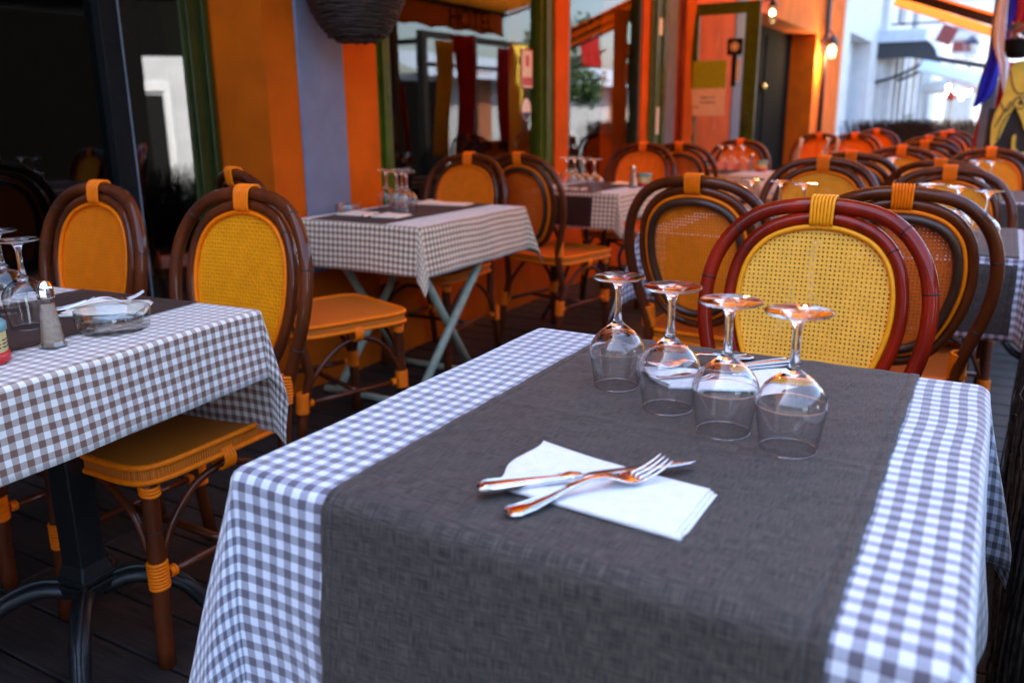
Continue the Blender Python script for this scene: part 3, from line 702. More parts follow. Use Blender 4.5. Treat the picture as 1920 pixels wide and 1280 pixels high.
# --- the left table
a2 = R(5); o2_ = (-1.356, 1.258, 0)
T2 = table_top('cafe_table', 'left table on a black cast iron pedestal with ashtray and salt shaker', o2_, a2, (-1.18, 0, -.80, 0)); iron_pedestal(T2, -.30, -.27)
iron_pedestal(T2, -.9, -.40) if False else None
c2, f2 = cloth('tablecloth', 'taupe gingham cloth with a folded back corner on the left table', m_clothw, (-1.18, 0, -.80, 0), ZT, (.2, .16, .2, .31), 5, o2_, a2, .016, .010, .05, .11, .003, .014, 'gingham tablecloths')
runner('brown linen runner under the napkin on the left table', m_linenb, f2, (-.535, -.165), (-.95, .0), .002, o2_, a2, 12, 40, 'linen table runners')
runner('brown linen runner at the left edge, farther from the aisle than its twin', m_linenb, f2, (-1.08, -.70), (-.95, .0), .002, o2_, a2, 12, 40, 'linen table runners')

# --- wall table with crossed pale legs
T3 = table_top('folding_table', 'wall table on crossed pale green folding legs', (0, 0, 0), 0, (-2.44, -1.845, 2.53, 3.33))
for xl in (-1.965, -2.37):
    for (ya, yb_, dx) in ((3.30, 2.60, .018), (2.60, 3.10, -.018)):
        b = MB(); b.tube([(xl+dx, ya, .712), (xl+dx, yb_, .012)], .0175, 12); b.build('leg', m_pale, T3)
for yl in (2.60, 3.10):
    b = MB(); b.tube([(-2.42, yl, .014), (-1.92, yl, .014)], .015, 10); b.build('floor_bar', m_pale, T3)
c3, f3 = cloth('tablecloth', 'warm-tinted taupe gingham cloth on the wall table with pale green legs', m_clothc, (-2.44, -1.845, 2.53, 3.33), ZT, (.03, .21, .19, .21), 8, (0, 0, 0), 0, .02, .010, .10, .25, .004, .012, 'gingham tablecloths')
runner('dark linen runner on the wall table with pale green legs', m_linenb, f3, (-2.385, -2.01), (2.535, 3.325), .002, (0, 0, 0), 0, 10, 24, 'linen table runners')
# --- middle wall table
T6 = table_top('cafe_table', 'middle wall table on curved iron legs with a black runner', (0, 0, 0), 0, (-2.25, -1.70, 4.06, 4.74))
for sx in (-1, 1):
    for sy in (-1, 1):
        b = MB(); b.tube(cr([(-1.975+sx*.2, 4.4+sy*.26, .71), (-1.975+sx*.13, 4.4+sy*.18, .45), (-1.975+sx*.10, 4.4+sy*.14, .3), (-1.975+sx*.20, 4.4+sy*.26, .02)], 5), .011, 8); b.build('leg', m_iron, T6)
c6, f6 = cloth('tablecloth', 'gingham cloth on the middle wall table with black runner', m_clothc, (-2.25, -1.70, 4.06, 4.74), ZT, (.1, .17, .19, .2), 11, (0, 0, 0), 0, .025, .010, .10, .3, .004, .012, 'gingham tablecloths')
runner('black runner hanging over the near end of the middle wall table', m_linenb, f6, (-2.16, -1.83), (4.06-.18, 4.74), .002, (0, 0, 0), 0, 8, 24, 'linen table runners')
# --- last wall table
T7 = table_top('cafe_table', 'last wall table near the open green door', (0, 0, 0), 0, (-1.95, -1.38, 5.66, 6.12)); iron_pedestal(T7, -1.66, 5.9)
c7, f7 = cloth('tablecloth', 'pale gingham cloth on the last wall table by the door', m_clothc, (-1.95, -1.38, 5.66, 6.12), ZT, (.15, .17, .17, .15), 13, (0, 0, 0), 0, .03, .010, .10, .3, .004, .01, 'gingham tablecloths')
runner('dark runner on the last wall table', m_linenb, f7, (-1.86, -1.58), (5.66, 6.12), .002, (0, 0, 0), 0, 8, 16, 'linen table runners')
# --- second row, street side (two tables pushed together share one cloth each)
def street_table(rect, labels, seed, m=m_cloth, fine=.025):
    t = table_top('cafe_table', labels[0], (0, 0, 0), 0, rect); iron_pedestal(t, (rect[0]+rect[1])/2, (rect[2]+rect[3])/2)
    c, f = cloth('tablecloth', labels[1], m, rect, ZT, (.26, .2, .24, .2), seed, (0, 0, 0), 0, fine, .010, .07, .28, .005, .012, 'gingham tablecloths')
    x0, x1 = rect[0]+.1, rect[1]-.012
    runner(labels[2], m_linen, f, (x0, x1), (rect[2]-.22, rect[3]), .002, (0, 0, 0), 0, 10, 30, 'linen table runners')
street_table((-1.08, -.505, 2.80, 3.42), ('second row table left of the rust weave chair, glasses on it', 'gingham cloth of the second row table, its corner showing under the orange weave chair', 'grey runner of the second row table left of the rust weave chair'), 21)
street_table((-.49, .085, 2.72, 3.42), ('second row table beside the brushwood fence', 'sky-tinted grey gingham cloth beside the brushwood fence in the second row', 'slate grey runner beside the brushwood fence in the second row'), 22)
street_table((-.83, -.31, 4.42, 5.05), ('third row table behind the second row centre chair', 'cloth of the third row table behind the second row centre chair', 'runner of the third row table behind the second row centre chair'), 23, fine=.04)
street_table((-.29, .20, 4.42, 5.05), ('third row table at the right edge in front of the dark post', 'sky-tinted gingham cloth of the third row table at the right edge', 'dark runner of the third row table at the right edge'), 24, fine=.04)

# ------------------------------------------------------------------ wine glasses (upturned)
def glass_proto():
    t = thing('wine_glass', 'x', 'glass')
    prof = cr([(.0335, .0, 0), (.0365, .018, 0), (.0395, .038, 0), (.0412, .050, 0), (.0418, .058, 0)], 6)
    b = MB(); b.lathe([(p.x, p.y) for p in prof], 48); b.build('bowl', m_bowl, t)
    b = MB(); b.ring((0, 0, .0012), (0, 0, 1), .0335, .0009, 48, 6); b.build('rim', m_rim, t)
    st = cr([(.0001, .0952, 0), (.0095, .0948, 0), (.0225, .0884, 0), (.0328, .0788, 0), (.0392, .0675, 0), (.0406, .0600, 0), (.0408, .0582, 0), (.0418, .0582, 0), (.0419, .0600, 0), (.0406, .0680, 0), (.0340, .0800, 0), (.0235, .0900, 0), (.0125, .0985, 0), (.0080, .1030, 0), (.0066, .107, 0), (.0052, .118, 0), (.0048, .135, 0), (.0052, .150, 0), (.0072, .159, 0), (.0115, .1648, 0), (.022, .1672, 0), (.0345, .1695, 0), (.0385, .1708, 0), (.0392, .1722, 0), (.038, .1736, 0), (.025, .1742, 0), (.012, .1752, 0), (.0001, .1762, 0)], 4)
    b = MB(); b.lathe([(max(p.x, .0001), p.y) for p in st], 40); b.build('stem_and_shoulder', m_glass, t)
    return t
gp = glass_proto(); gfirst = [True]
def glass(label, x, y, z, s=1., group='upturned wine glasses', rz=0.):
    if gfirst[0]: g = gp; gfirst[0] = False
    else: g = copy_tree(gp)
    g.location = (x, y, z); g.scale = (s, s, s); g.rotation_euler = (0, 0, rz); g['label'] = label; g['group'] = group
    return g
for lab, x, y, s in (('upturned glass farthest left on the nearest table', -.467, 1.130, .97), ('upturned glass second from the left on the nearest table', -.365, 1.071, 1.0), ('upturned glass in front of the far napkin, third from left on the nearest table', -.272, 1.020, 1.0), ('upturned glass nearest the right side of the grey runner', -.186, 1.000, 1.0)):
    glass(lab, x, y, ZR, s)
def row(pts, base, z=ZR, s=1.0):
    for i, (x, y) in enumerate(pts): glass(base[i] if isinstance(base, (list, tuple)) else base, x, y, z, s)
row([(-1.625, .925), (-1.80, .985)], ['nearer glass at the left edge on the left table', 'farther glass at the left edge on the left table, only partly in view'])
row([(-2.30, 2.93), (-2.235, 2.955), (-2.19, 2.86), (-2.125, 2.84)], ['leftmost glass of the group by the blue tin on the wall table', 'glass at the back of the group on the pale legged wall table', 'middle glass of the group on the pale legged wall table', 'rightmost front glass on the pale legged wall table'])
row([(-2.02, 4.13), (-1.955, 4.09), (-1.885, 4.06), (-1.80, 4.0)], ['leftmost of four glasses on the middle wall table', 'second from left of four glasses on the middle wall table', 'third from left of four glasses on the middle wall table', 'rightmost of four glasses on the middle wall table'])
row([(-.745, 2.985), (-.645, 2.97), (-.55, 2.88)], ['faint left glass before the second row centre chair', 'middle glass before the second row centre chair', 'right glass before the second row centre chair'])
row([(-.19, 3.01), (-.104, 2.94), (-.024, 2.83)], ['left of three bright footed glasses before the bluish sheen chair', 'middle of three bright footed glasses before the bluish sheen chair', 'right of three bright footed glasses before the bluish sheen chair'])
row([(-.098, 4.52), (-.04, 4.50), (-.47, 4.6)], ['left of two glasses before the amber chair by the dark post', 'right of two glasses before the amber chair by the dark post', 'single glass whose foot stands before the third row amber chair'])
row([(-1.72, 5.98), (-1.64, 5.93), (-1.56, 5.95)], ['left glass on the last wall table', 'middle glass on the last wall table', 'right glass on the last wall table beside the salt shaker'])

# ------------------------------------------------------------------ napkins and cutlery
def napkin(label, quad, z, m, wavy=0., group='folded napkins', layers=3):
    """quad: far-left, far-right, near-right, near-left"""
    A, B_, C_, D = [Vector((*q, 0)) for q in quad]; b = MB(); n = 24
    for L in range(layers):
        zl = z+.0008+L*.0022; sh = .004*L; top = []; bot = []
        for i in range(n+1):
            v = i/n; rt, rb = [], []
            for j in range(n+1):
                u = j/n
                p = A*(1-u)*(1-v)+B_*u*(1-v)+C_*u*v+D*(1-u)*v
                ed = (B_-A).normalized()
                p = p-ed*(sh*u)
                lift = wavy*max(0, 1-u*2.6)**1.5*(.5+.5*math.sin(v*6.2+L*.5))*1.0
                edge = wavy*1.2*max(0, 1-u*6)*math.sin(v*7.5+.6)
                p = p+ed*edge
                th = .0013*(1-.7*(1 if u in (0, 1) or v in (0, 1) else 0))
                h = zl+lift+.0005*math.sin(u*7+v*5)
                if v > .93: h = h-(v-.93)/.07*.0006*L
                rt.append((p.x, p.y, h+th)); rb.append((p.x, p.y, h))
            top.append(rt); bot.append(rb)
        b.grid(top); b.grid([r_[::-1] for r_ in bot])
        # rim
        per = lambda g: [g[0][j] for j in range(n+1)]+[g[i][n] for i in range(1, n+1)]+[g[n][j] for j in range(n-1, -1, -1)]+[g[i][0] for i in range(n-1, 0, -1)]
        pt, pb = per(top), per(bot); k = len(pt)
        b.add(pt+pb, [(i, (i+1) % k, k+(i+1) % k, k+i) for i in range(k)])
    # folded near edge
    near = [D.lerp(C_, j/n) for j in range(n+1)]
    b.tube([(p.x, p.y, z+.0035) for p in near], .0032, 8, flat=1.0)
    return tag(b.build('napkin', m), label, 'napkin', group)
def loft(b, path, wid, thk, seg=14, mi=0, sq=1.):
    """flattened bar: path of Vectors, half widths, half thickness"""
    p = [Vector(q) for q in path]; N = len(p); vs = []
    for i in range(N):
        t = (p[min(i+1, N-1)]-p[max(i-1, 0)]).normalized(); sd_ = t.cross(Vector((0, 0, 1))).normalized(); up = sd_.cross(t)
        for j in range(seg):
            a = 2*math.pi*j/seg; c, s_ = math.cos(a), math.sin(a)
            c = math.copysign(abs(c)**sq, c); s_ = math.copysign(abs(s_)**sq, s_)
            vs.append(p[i]+sd_*(c*wid[i])+up*(s_*thk[i]))
    fs = [(i*seg+j, i*seg+(j+1) % seg, (i+1)*seg+(j+1) % seg, (i+1)*seg+j) for i in range(N-1) for j in range(seg)]
    fs += [tuple(range(seg-1, -1, -1)), tuple((N-1)*seg+j for j in range(seg))]
    b.add(vs, fs, mi)
def fork(label, a, b_, z0, zk, group='cutlery'):
    a, b_ = Vector((*a, 0)), Vector((*b_, 0)); L = (b_-a).length; d = (b_-a).normalized(); sd_ = d.cross(Vector((0, 0, 1)))
    t = thing('fork', label, 'fork', (a.x, a.y, z0), 0, group)
    def P(u, h, s_=0): return d*(u*L)+Vector((0, 0, h))+sd_*s_
    us = [0, .01, .03, .08, .15, .25, .38, .5, .58, .64, .68, .72, .76, .80]
    KW = 1.2; wv = [.003, .0075, .0098, .0105, .0092, .0065, .0042, .0036, .0046, .0075, .0105, .0122, .0128, .0128]
    hv = [.0022, .0022, .0022, .0024, .0035, .007, .013, .0165, .0165, .0145, .012, .0103, .0096, .0098]
    tv = [.0014, .0020, .0022, .0022, .0021, .0020, .0020, .0019, .0017, .0014, .0012, .0011, .0011, .0011]
    b = MB(); loft(b, [P(u, h*zk+.0006) for u, h in zip(us, hv)], [KW*q_ for q_ in wv], tv, 20, 0, .55); b.build('handle', m_steel, t)
    b = MB()   # raised border on the handle
    bd_ = [P(.02, .0052), P(.03, .0052, .0085), P(.08, .0054, .0093), P(.15, .0065*zk, .008), P(.25, .0095*zk, .0055), P(.36, .0145*zk, .0034)]
    b.tube(cr(bd_, 5), .0009, 6); b.tube(cr([P(.02, .0052)]+[p-sd_*2*p.dot(sd_) for p in bd_[1:]], 5), .0009, 6); b.build('handle_rim', m_steel, t)
    for k in range(4):
        s0 = (k-1.5)*.0082; b = MB()
        loft(b, [P(u, h*zk+.0006, s0*(1-.02*i)) for i, (u, h) in enumerate(((.79, .0098), (.83, .0104), (.88, .0125), (.94, .0165), (.985, .0205), (1.0, .022)))], [.0024, .0023, .0021, .0019, .0015, .0005], [.0011, .0011, .0011, .001, .0009, .0004], 10); b.build('tine', m_steel, t)
    return t
def knife(label, a, b_, z0, group='cutlery', sgn=1):
    a, b_ = Vector((*a, 0)), Vector((*b_, 0)); L = (b_-a).length; d = (b_-a).normalized(); sd_ = d.cross(Vector((0, 0, 1)))
    t = thing('knife', label, 'knife', (a.x, a.y, z0), 0, group)
    def P(u, h, s_=0): return d*(u*L)+Vector((0, 0, h))+sd_*s_
    b = MB(); us = [0, .012, .04, .12, .22, .32, .38, .405, .42, .44, .46]
    loft(b, [P(u, .0055) for u in us], [.004, .0085, .0098, .0094, .0082, .007, .0064, .0078, .008, .0065, .006], [.0022, .0040, .0048, .0047, .0044, .004, .0038, .0048, .0048, .0040, .0032], 20, 0, .5); b.build('handle', m_steel, t)
    b = MB(); bd_ = [P(.02, .0102), P(.04, .0102, .0072), P(.12, .0102, .0072), P(.24, .0099, .0058), P(.37, .0093, .0044)]
    b.tube(cr(bd_, 5), .0009, 6); b.tube(cr([P(.02, .0102)]+[p-sd_*2*p.dot(sd_) for p in bd_[1:]], 5), .0009, 6); b.build('handle_rim', m_steel, t)
    b = MB()
    prof = [(.455, -.0048, .0055), (.50, -.0055, .0085), (.53, -.0062, .0100), (.65, -.0068, .0100), (.80, -.0066, .0098), (.90, -.0058, .0092), (.96, -.0035, .0078), (.99, .0005, .0052), (1.0, .003, .0038)]
    vs = []; 
    for u, s0, s1 in prof:
        for s_, h in ((s0*sgn, .0060), (s1*sgn, .0050), (s1*sgn, .0046), (s0*sgn, .0042)): vs.append(P(u, h+.0006*math.sin(u*9), s_))
    n = len(prof); fs = [(i*4+j, i*4+(j+1) % 4, (i+1)*4+(j+1) % 4, (i+1)*4+j) for i in range(n-1) for j in range(4)]+[(3, 2, 1, 0), tuple((n-1)*4+j for j in range(4))]
    b.add(vs, fs); b.build('blade', m_blade, t); return t
napkin('white napkin under crossed knife and fork, front of the nearest table', [(-.452, .857), (-.223, .830), (-.224, .714), (-.447, .733)], ZR, m_paper, .006)
ZN = ZR+.0075
knife('knife with ridged handle lying under the fork on the front napkin', (-.447, .699), (-.262, .882), ZN-.001, sgn=-1)
fork('fork resting across the knife on the front napkin', (-.399, .679), (-.285, .842), ZR, 1.25)
napkin('white napkin behind the glasses at the far end of the nearest table', [(-.470, 1.222), (-.236, 1.335), (-.250, 1.215), (-.392, 1.150)], ZR, m_paper, .003)
knife('knife lying behind the glasses at the far end of the nearest table', (-.255, 1.345), (-.415, 1.165), ZN-.001)
fork('fork lying behind the glasses at the far end of the nearest table', (-.325, 1.375), (-.455, 1.20), ZR, 1.2)
napkin('white napkin beside the ashtray on the left table', [(-1.73, 1.13), (-1.60, 1.19), (-1.515, 1.10), (-1.655, 1.0)], ZR, m_cream, .006)
fork('fork on the napkin of the left table', (-1.70, 1.02), (-1.60, 1.17), ZR+.004, 1.2)
napkin('left cream napkin at the near end of the pale legged wall table', [(-2.36, 2.79), (-2.235, 2.80), (-2.22, 2.68), (-2.36, 2.67)], ZR, m_cream, .003)
napkin('right cream napkin at the near end of the pale legged wall table', [(-2.19, 2.79), (-2.07, 2.80), (-2.06, 2.685), (-2.18, 2.67)], ZR, m_cream, .003)
knife('dark looking knife between the napkins on the pale legged wall table', (-2.20, 2.64), (-2.21, 2.84), ZR)
napkin('cream napkin at the far end of the pale legged wall table', [(-2.32, 3.27), (-2.08, 3.29), (-2.07, 3.18), (-2.33, 3.15)], ZR, m_cream, .008)
napkin('cream napkin on the middle wall table near its runner', [(-2.10, 4.22), (-1.93, 4.22), (-1.93, 4.12), (-2.1, 4.12)], ZR, m_cream, .004)
napkin('cream napkin at the far end of the middle wall table', [(-1.95, 4.68), (-1.78, 4.68), (-1.78, 4.56), (-1.95, 4.56)], ZR, m_cream, .005)

# ------------------------------------------------------------------ small table things
def salt(label, x, y, z=ZT+.001, s=1.):
    t = thing('salt_shaker', label, 'shaker', (x, y, z), .3, 'salt shakers'); t.scale = (s, s, s)
    b = MB(); b.lathe([(.0235, 0), (.0235, .004), (.0205, .012), (.0125, .088), (.0125, .092)], 8, (0, 0, 0), 0, True, True); b.build('body', m_bowl, t, flat=True)
    b = MB(); b.lathe([(.0195, .004), (.0185, .014), (.0118, .080)], 8, (0, 0, 0), 0, True, True); b.build('salt', m_salt, t)
    b = MB(); b.lathe([(.0140, .090), (.0148, .094), (.0138, .097), (.0148, .100), (.0138, .103), (.0146, .106), (.0135, .110), (.0105, .118), (.005, .1225), (.0001, .1235)], 20, (0, 0, 0), 0, True); b.build('cap', m_steel, t)
    return t
salt('tall glass salt shaker with a steel cap beside the ashtray', -1.452, .862)
salt('salt shaker on the middle wall table', -1.765, 4.43)
salt('salt shaker on the last wall table', -1.52, 6.02)
def ashtray(label, x, y, s=1.):
    b = MB(); pr = []
    seg = 40; prof = [(.001, .0), (.062, .0), (.066, .004), (.070, .040), (.066, .043), (.060, .040), (.055, .012), (.045, .008), (.001, .008)]
    vs = []
    for r_, z in prof:
        for j in range(seg):
            a = 2*math.pi*j/seg; dip = .010*max(0, math.cos(3*a))**12 if z > .03 else 0; rr = r_*(1+.012*math.cos(10*a))
            vs.append((rr*math.cos(a), rr*math.sin(a), z-dip))
    n = len(prof); b.add(vs, [(i*seg+j, i*seg+(j+1) % seg, (i+1)*seg+(j+1) % seg, (i+1)*seg+j) for i in range(n-1) for j in range(seg)])
    o = b.build('ashtray', m_thick); o.location = (x, y, ZT+.0012); o.scale = (s, s, s); return tag(o, label, 'ashtray', 'glass ashtrays')
ashtray('clear glass ashtray near the right edge of the left table', -1.472, 1.0)
ashtray('small glass ashtray by the wall on the pale legged table', -2.41, 2.80, .8)
def tin(label, x, y, s=1., rz=0., z=ZR):
    t = thing('condiment_tin', label, 'tin', (x, y, z), rz, 'condiment tins'); t.scale = (s, s, s)
    b = MB(); b.lathe([(.036, 0), (.040, .004), (.040, .018), (.037, .020)], 28, (0, 0, 0), 0, True, True); b.build('base', m_tinred, t)
    b = MB(); b.lathe([(.0365, .020), (.0375, .022), (.0375, .052), (.037, .054)], 28, (0, 0, 0)); 
    [b.box(.0375*math.cos(a)-.0008, .0375*math.cos(a)+.0008, .0375*math.sin(a)-.004, .0375*math.sin(a)+.004, .028+k*.006, .030+k*.006, 1) for a in (-.5, -.25, 0, .3, .6) for k in range(3)]
    b.build('label_band', [m_label, m_ink], t)
    b = MB(); b.lathe([(.037, .054), (.0405, .056), (.0405, .068), (.037, .072), (.03, .073), (.001, .072)], 28, (0, 0, 0)); b.build('lid', m_teal, t)
tin('red based tin with cream label and teal lid at the left edge', -1.455, .742, 1., .2, ZT+.001)
tin('blue and red tin beside the glasses on the pale legged wall table', -2.335, 3.06, 1.0, 0)
tin('teal and red tin beside the salt shaker on the middle wall table', -1.735, 4.53, 1.0, 0)
tin('pale tin beside the salt shaker on the last wall table', -1.45, 6.03, 1.0, 0)

# ------------------------------------------------------------------ hanging wicker basket
hb = thing('wicker_basket', 'dark round wicker basket hanging against the orange wall', 'basket', (-2.26, 2.74, 1.43))
b = MB(); H_ = .34
for k in range(40):
    u = k/39; rr = .205*(1-(1-u)**3.0*.55)*(1.0 if u > .04 else .86); z = u*H_
    b.tube([((rr+random.uniform(-.004, .004))*math.cos(a), (rr+random.uniform(-.004, .004))*math.sin(a), z+random.uniform(-.004, .004)) for a in [2*math.pi*j/30 for j in range(30)]], .0062, 6, True)
b.lathe([(.001, .0), (.075, .0), (.09, .012)], 24, (0, 0, 0))
b.build('woven_body', m_wicker, hb)
b = MB(); [b.tube(cr([(.2*math.cos(a), .2*math.sin(a), H_), (.1*math.cos(a), .1*math.sin(a), .75), (0, 0, 1.05)], 4), .004, 6) for a in (.5, 2.6, 4.7)]; b.build('chains', m_iron, hb)

# ------------------------------------------------------------------ brushwood fences
def brush(label, x0, x1, y0, y1, h, n, th, r0=.0028, loose=40, seed=1, lightn=12, even=.72):
    rs = random.Random(seed); t = thing('brushwood_fence', label, 'fence', ((x0+x1)/2, (y0+y1)/2, 0), 0, 'brushwood screens')
    cx, cy = (x0+x1)/2, (y0+y1)/2; d = Vector((x1-x0, y1-y0, 0)); L = d.length; d.normalize(); nr = Vector((-d.y, d.x, 0)); o = Vector((x0-cx, y0-cy, 0))
    b = MB()
    for k in range(n):
        u = rs.uniform(0, L); w_ = max(-th*.55, min(th*.55, rs.gauss(0, th/2.2))); hh = h*rs.uniform(even, 1.04) if rs.random() < .85 else h*rs.uniform(.3, .7); z0 = rs.uniform(0, .25)*(rs.random() < .5)
        p = o+d*u+nr*w_; q = p+d*rs.gauss(0, .13)+nr*rs.uniform(-.012, .012)+Vector((0, 0, hh)); p.z = z0; mid = p.lerp(q, .5)+d*rs.uniform(-.02, .02)+nr*rs.uniform(-.015, .015)
        b.tube([p, mid, q], [r0*rs.uniform(.7, 1.5), r0, r0*.4], 4, caps=False)
    b.build('twig_panel', m_twig, t)
    b = MB()
    for k in range(loose):
        u = rs.uniform(0, L); z = rs.uniform(.1, h); s_ = rs.choice((-1, 1)) if seed != 1 else 1
        p = o+d*u+nr*(s_*th*.5)+Vector((0, 0, z)); q = p+nr*(s_*rs.uniform(.005, .03))+d*rs.uniform(-.05, .05)+Vector((0, 0, rs.uniform(-.05, .08)))
        b.tube([p, p.lerp(q, .5)+Vector((rs.uniform(-.01, .01), 0, rs.uniform(-.012, .012))), q], [.0011, .0009, .0005], 4, mi=1 if k < lightn else 0)
    b.build('loose_twigs', [m_twig, m_twigl], t)
    b = MB(); [b.tube([o+d*(L*f_)+nr*0+Vector((0, 0, .0)), o+d*(L*f_)+Vector((0, 0, h*.9))], .018, 8) for f_ in (.02, .5, .98)]; b.build('posts', m_timber, t)
    b = MB(); [b.tube([o+Vector((0, 0, z))+nr*(th*.4), o+d*L+Vector((0, 0, z))+nr*(th*.4)], .0016, 5) for z in (h*.25, h*.6, h*.85)]; b.build('binding_wire', m_iron, t)
brush('dark brushwood screen along the right edge beside the nearest table', .155, .172, .70, 2.6, .80, 3000, .10, .0026, 130, 1, 40)
brush('dark brushwood screen across the far end of the terrace', -1.50, -.15, 10.9, 10.9, 1.02, 2600, .06, .005, 20, 2, 0, .92)

# ------------------------------------------------------------------ post, flags, figure at the right edge
b = MB(); b.box(-.17, -.09, 6.47, 6.55, 0, 2.6); tag(b.build('awning_post', m_slate, bevel=.006), 'dark grey post carrying the flags at the right edge', 'post')
def drape(name, label, cat, m, pts, y, amp=.03, nfold=3, group=None):
    """pts: rows of (x_left, x_right, z)"""
    rows = []; N = 18
    P_l = cr([(a, c, 0) for a, b_, c in pts], 5); P_r = cr([(b_, c, 0) for a, b_, c in pts], 5)
    for i, (l, r_) in enumerate(zip(P_l, P_r)):
        rows.append([(l.x+(r_.x-l.x)*j/N, y+amp*math.sin(j/N*nfold*2*math.pi+i*.12), l.y+(r_.y-l.y)*j/N) for j in range(N+1)])
    b = MB(); b.grid(rows); return tag(b.build(name, m, solid=.0015), label, cat, group)
drape('flag', 'blue part of the flag hanging lowest in front of the dark post', 'flag', m_blue, [(-.125, -.06, 1.95), (-.135, -.05, 1.72), (-.165, -.09, 1.50), (-.195, -.10, 1.33), (-.205, -.12, 1.24), (-.215, -.195, 1.17)], 6.40, .02, 2, 'hanging flags')
drape('flag', 'white flag folded over the blue one with a pointed tail', 'flag', m_whitec, [(-.14, -.095, 1.95), (-.15, -.09, 1.75), (-.15, -.075, 1.6), (-.13, -.06, 1.5), (-.10, -.04, 1.42), (-.065, -.042, 1.30), (-.052, -.045, 1.25)], 6.36, .015, 2, 'hanging flags')
drape('flag', 'narrow blue and bright flag at the upper right corner', 'flag', m_blue, [(-.09, -.035, 1.97), (-.085, -.04, 1.75), (-.08, -.045, 1.55)], 6.33, .02, 1.5, 'hanging flags')
drape('flag', 'red flag hanging at the upper right corner', 'flag', m_red, [(-.05, .06, 1.97), (-.045, .05, 1.72), (-.055, .0, 1.6)], 6.31, .02, 2, 'hanging flags')
drape('red_drape', 'dark red cloth hanging left of the grey post down to the chairs', 'drape', m_red, [(-.16, -.10, 1.40), (-.165, -.12, 1.25), (-.185, -.13, 1.05), (-.20, -.15, .86), (-.215, -.17, .6)], 6.62, .015, 2, 'red drapes')
drape('red_drape', 'dark red cloth hanging right of the grey post behind the yellow figure', 'drape', m_red, [(-.09, .10, 1.45), (-.09, .09, 1.25), (-.10, .04, 1.12)], 6.64, .02, 3, 'red drapes')
# painted cut-out figure: yellow body with dark brush lines
yf = thing('painted_board', 'yellow painted figure with black brush lines on a dark board at the right edge', 'board', (0, 6.05, 0))
b = MB(); b.box(-.115, .36, .03, .06, .35, 1.16); b.build('board', m_timber, yf)
def blob(pts, m, y0, y1, name):
    q = cr([(x, z, 0) for x, z in pts], 6, True); n = len(q); b = MB()
    b.add([(p.x, y0, p.y) for p in q]+[(p.x, y1, p.y) for p in q], [tuple(range(n-1, -1, -1)), tuple(range(n, 2*n))]+[(i, (i+1) % n, n+(i+1) % n, n+i) for i in range(n)], smooth=False)
    return b.build(name, m, yf)
blob([(-.02, 1.41), (.05, 1.43), (.14, 1.40), (.17, 1.2), (.15, 1.08), (.10, 1.02), (.06, 1.10), (.02, 1.16), (-.01, 1.08), (-.04, .98), (-.075, .93), (-.085, 1.0), (-.085, 1.1), (-.05, 1.22), (-.04, 1.32)], m_yellow, 0, .025, 'yellow_body')
blob([(.03, .99), (.05, 1.0), (.055, .93), (.09, .90), (.13, .93), (.15, .99), (.17, .98), (.14, .88), (.09, .86), (.04, .90)], m_yellow, 0, .025, 'yellow_tail')
b = MB()
for pth in ([(-.03, 1.38), (0, 1.28), (.04, 1.24), (.10, 1.27)], [(-.06, 1.20), (-.02, 1.14), (.03, 1.22), (.07, 1.18), (.11, 1.2)], [(-.07, 1.05), (-.04, 1.12), (0, 1.2)], [(-.05, .97), (-.03, 1.07), (.0, 1.13)], [(.05, 1.36), (.07, 1.33), (.06, 1.3)]):
    b.tube(cr([(x, -.003, z) for x, z in pth], 6), .0035, 6)
b.ring((.045, -.003, 1.19), (0, 1, 0), .035, .003, 20, 6); b.ring((.05, -.003, 1.19), (0, 1, 0), .008, .006, 12, 6)
b.build('brush_lines', m_ink, yf)
hp = thing('hanging_pot', 'black hanging pot with orange flowers at the top right edge', 'planter', (-.005, 6.0, 1.44))
b = MB(); b.lathe([(.03, 0), (.055, .01), (.072, .05), (.075, .10), (.078, .105), (.07, .106)], 24, (0, 0, 0), 0, True); b.build('pot', m_black, hp)
def leaves(b, c, rad, n, sz, rs, mi=0, mis=None):
    for k in range(n):
        v = Vector((rs.gauss(0, 1), rs.gauss(0, 1), rs.gauss(0, 1))).normalized()*rs.uniform(.35, 1.)
        p = Vector(c)+Vector((v.x*rad[0], v.y*rad[1], v.z*rad[2])); a = Vector((rs.gauss(0, 1), rs.gauss(0, 1), rs.gauss(0, .6))).normalized(); q = a.orthogonal().normalized(); s_ = sz*rs.uniform(.6, 1.3)
        b.add([p-a*s_, p+q*s_*.45, p+a*s_, p-q*s_*.45], [(0, 1, 2, 3)], mis[rs.randrange(len(mis))] if mis else mi, smooth=False)
rs = random.Random(3); b = MB(); leaves(b, (0, 0, .15), (.085, .085, .07), 160, .016, rs, mis=[0, 0, 1]); b.build('plants', [m_leaf, m_flower], hp)
b = MB(); [b.tube([(.07*math.cos(a), .07*math.sin(a), .1), (0, 0, .55)], .0025, 5) for a in (0, 2.1, 4.2)]; b.build('hanger', m_iron, hp)

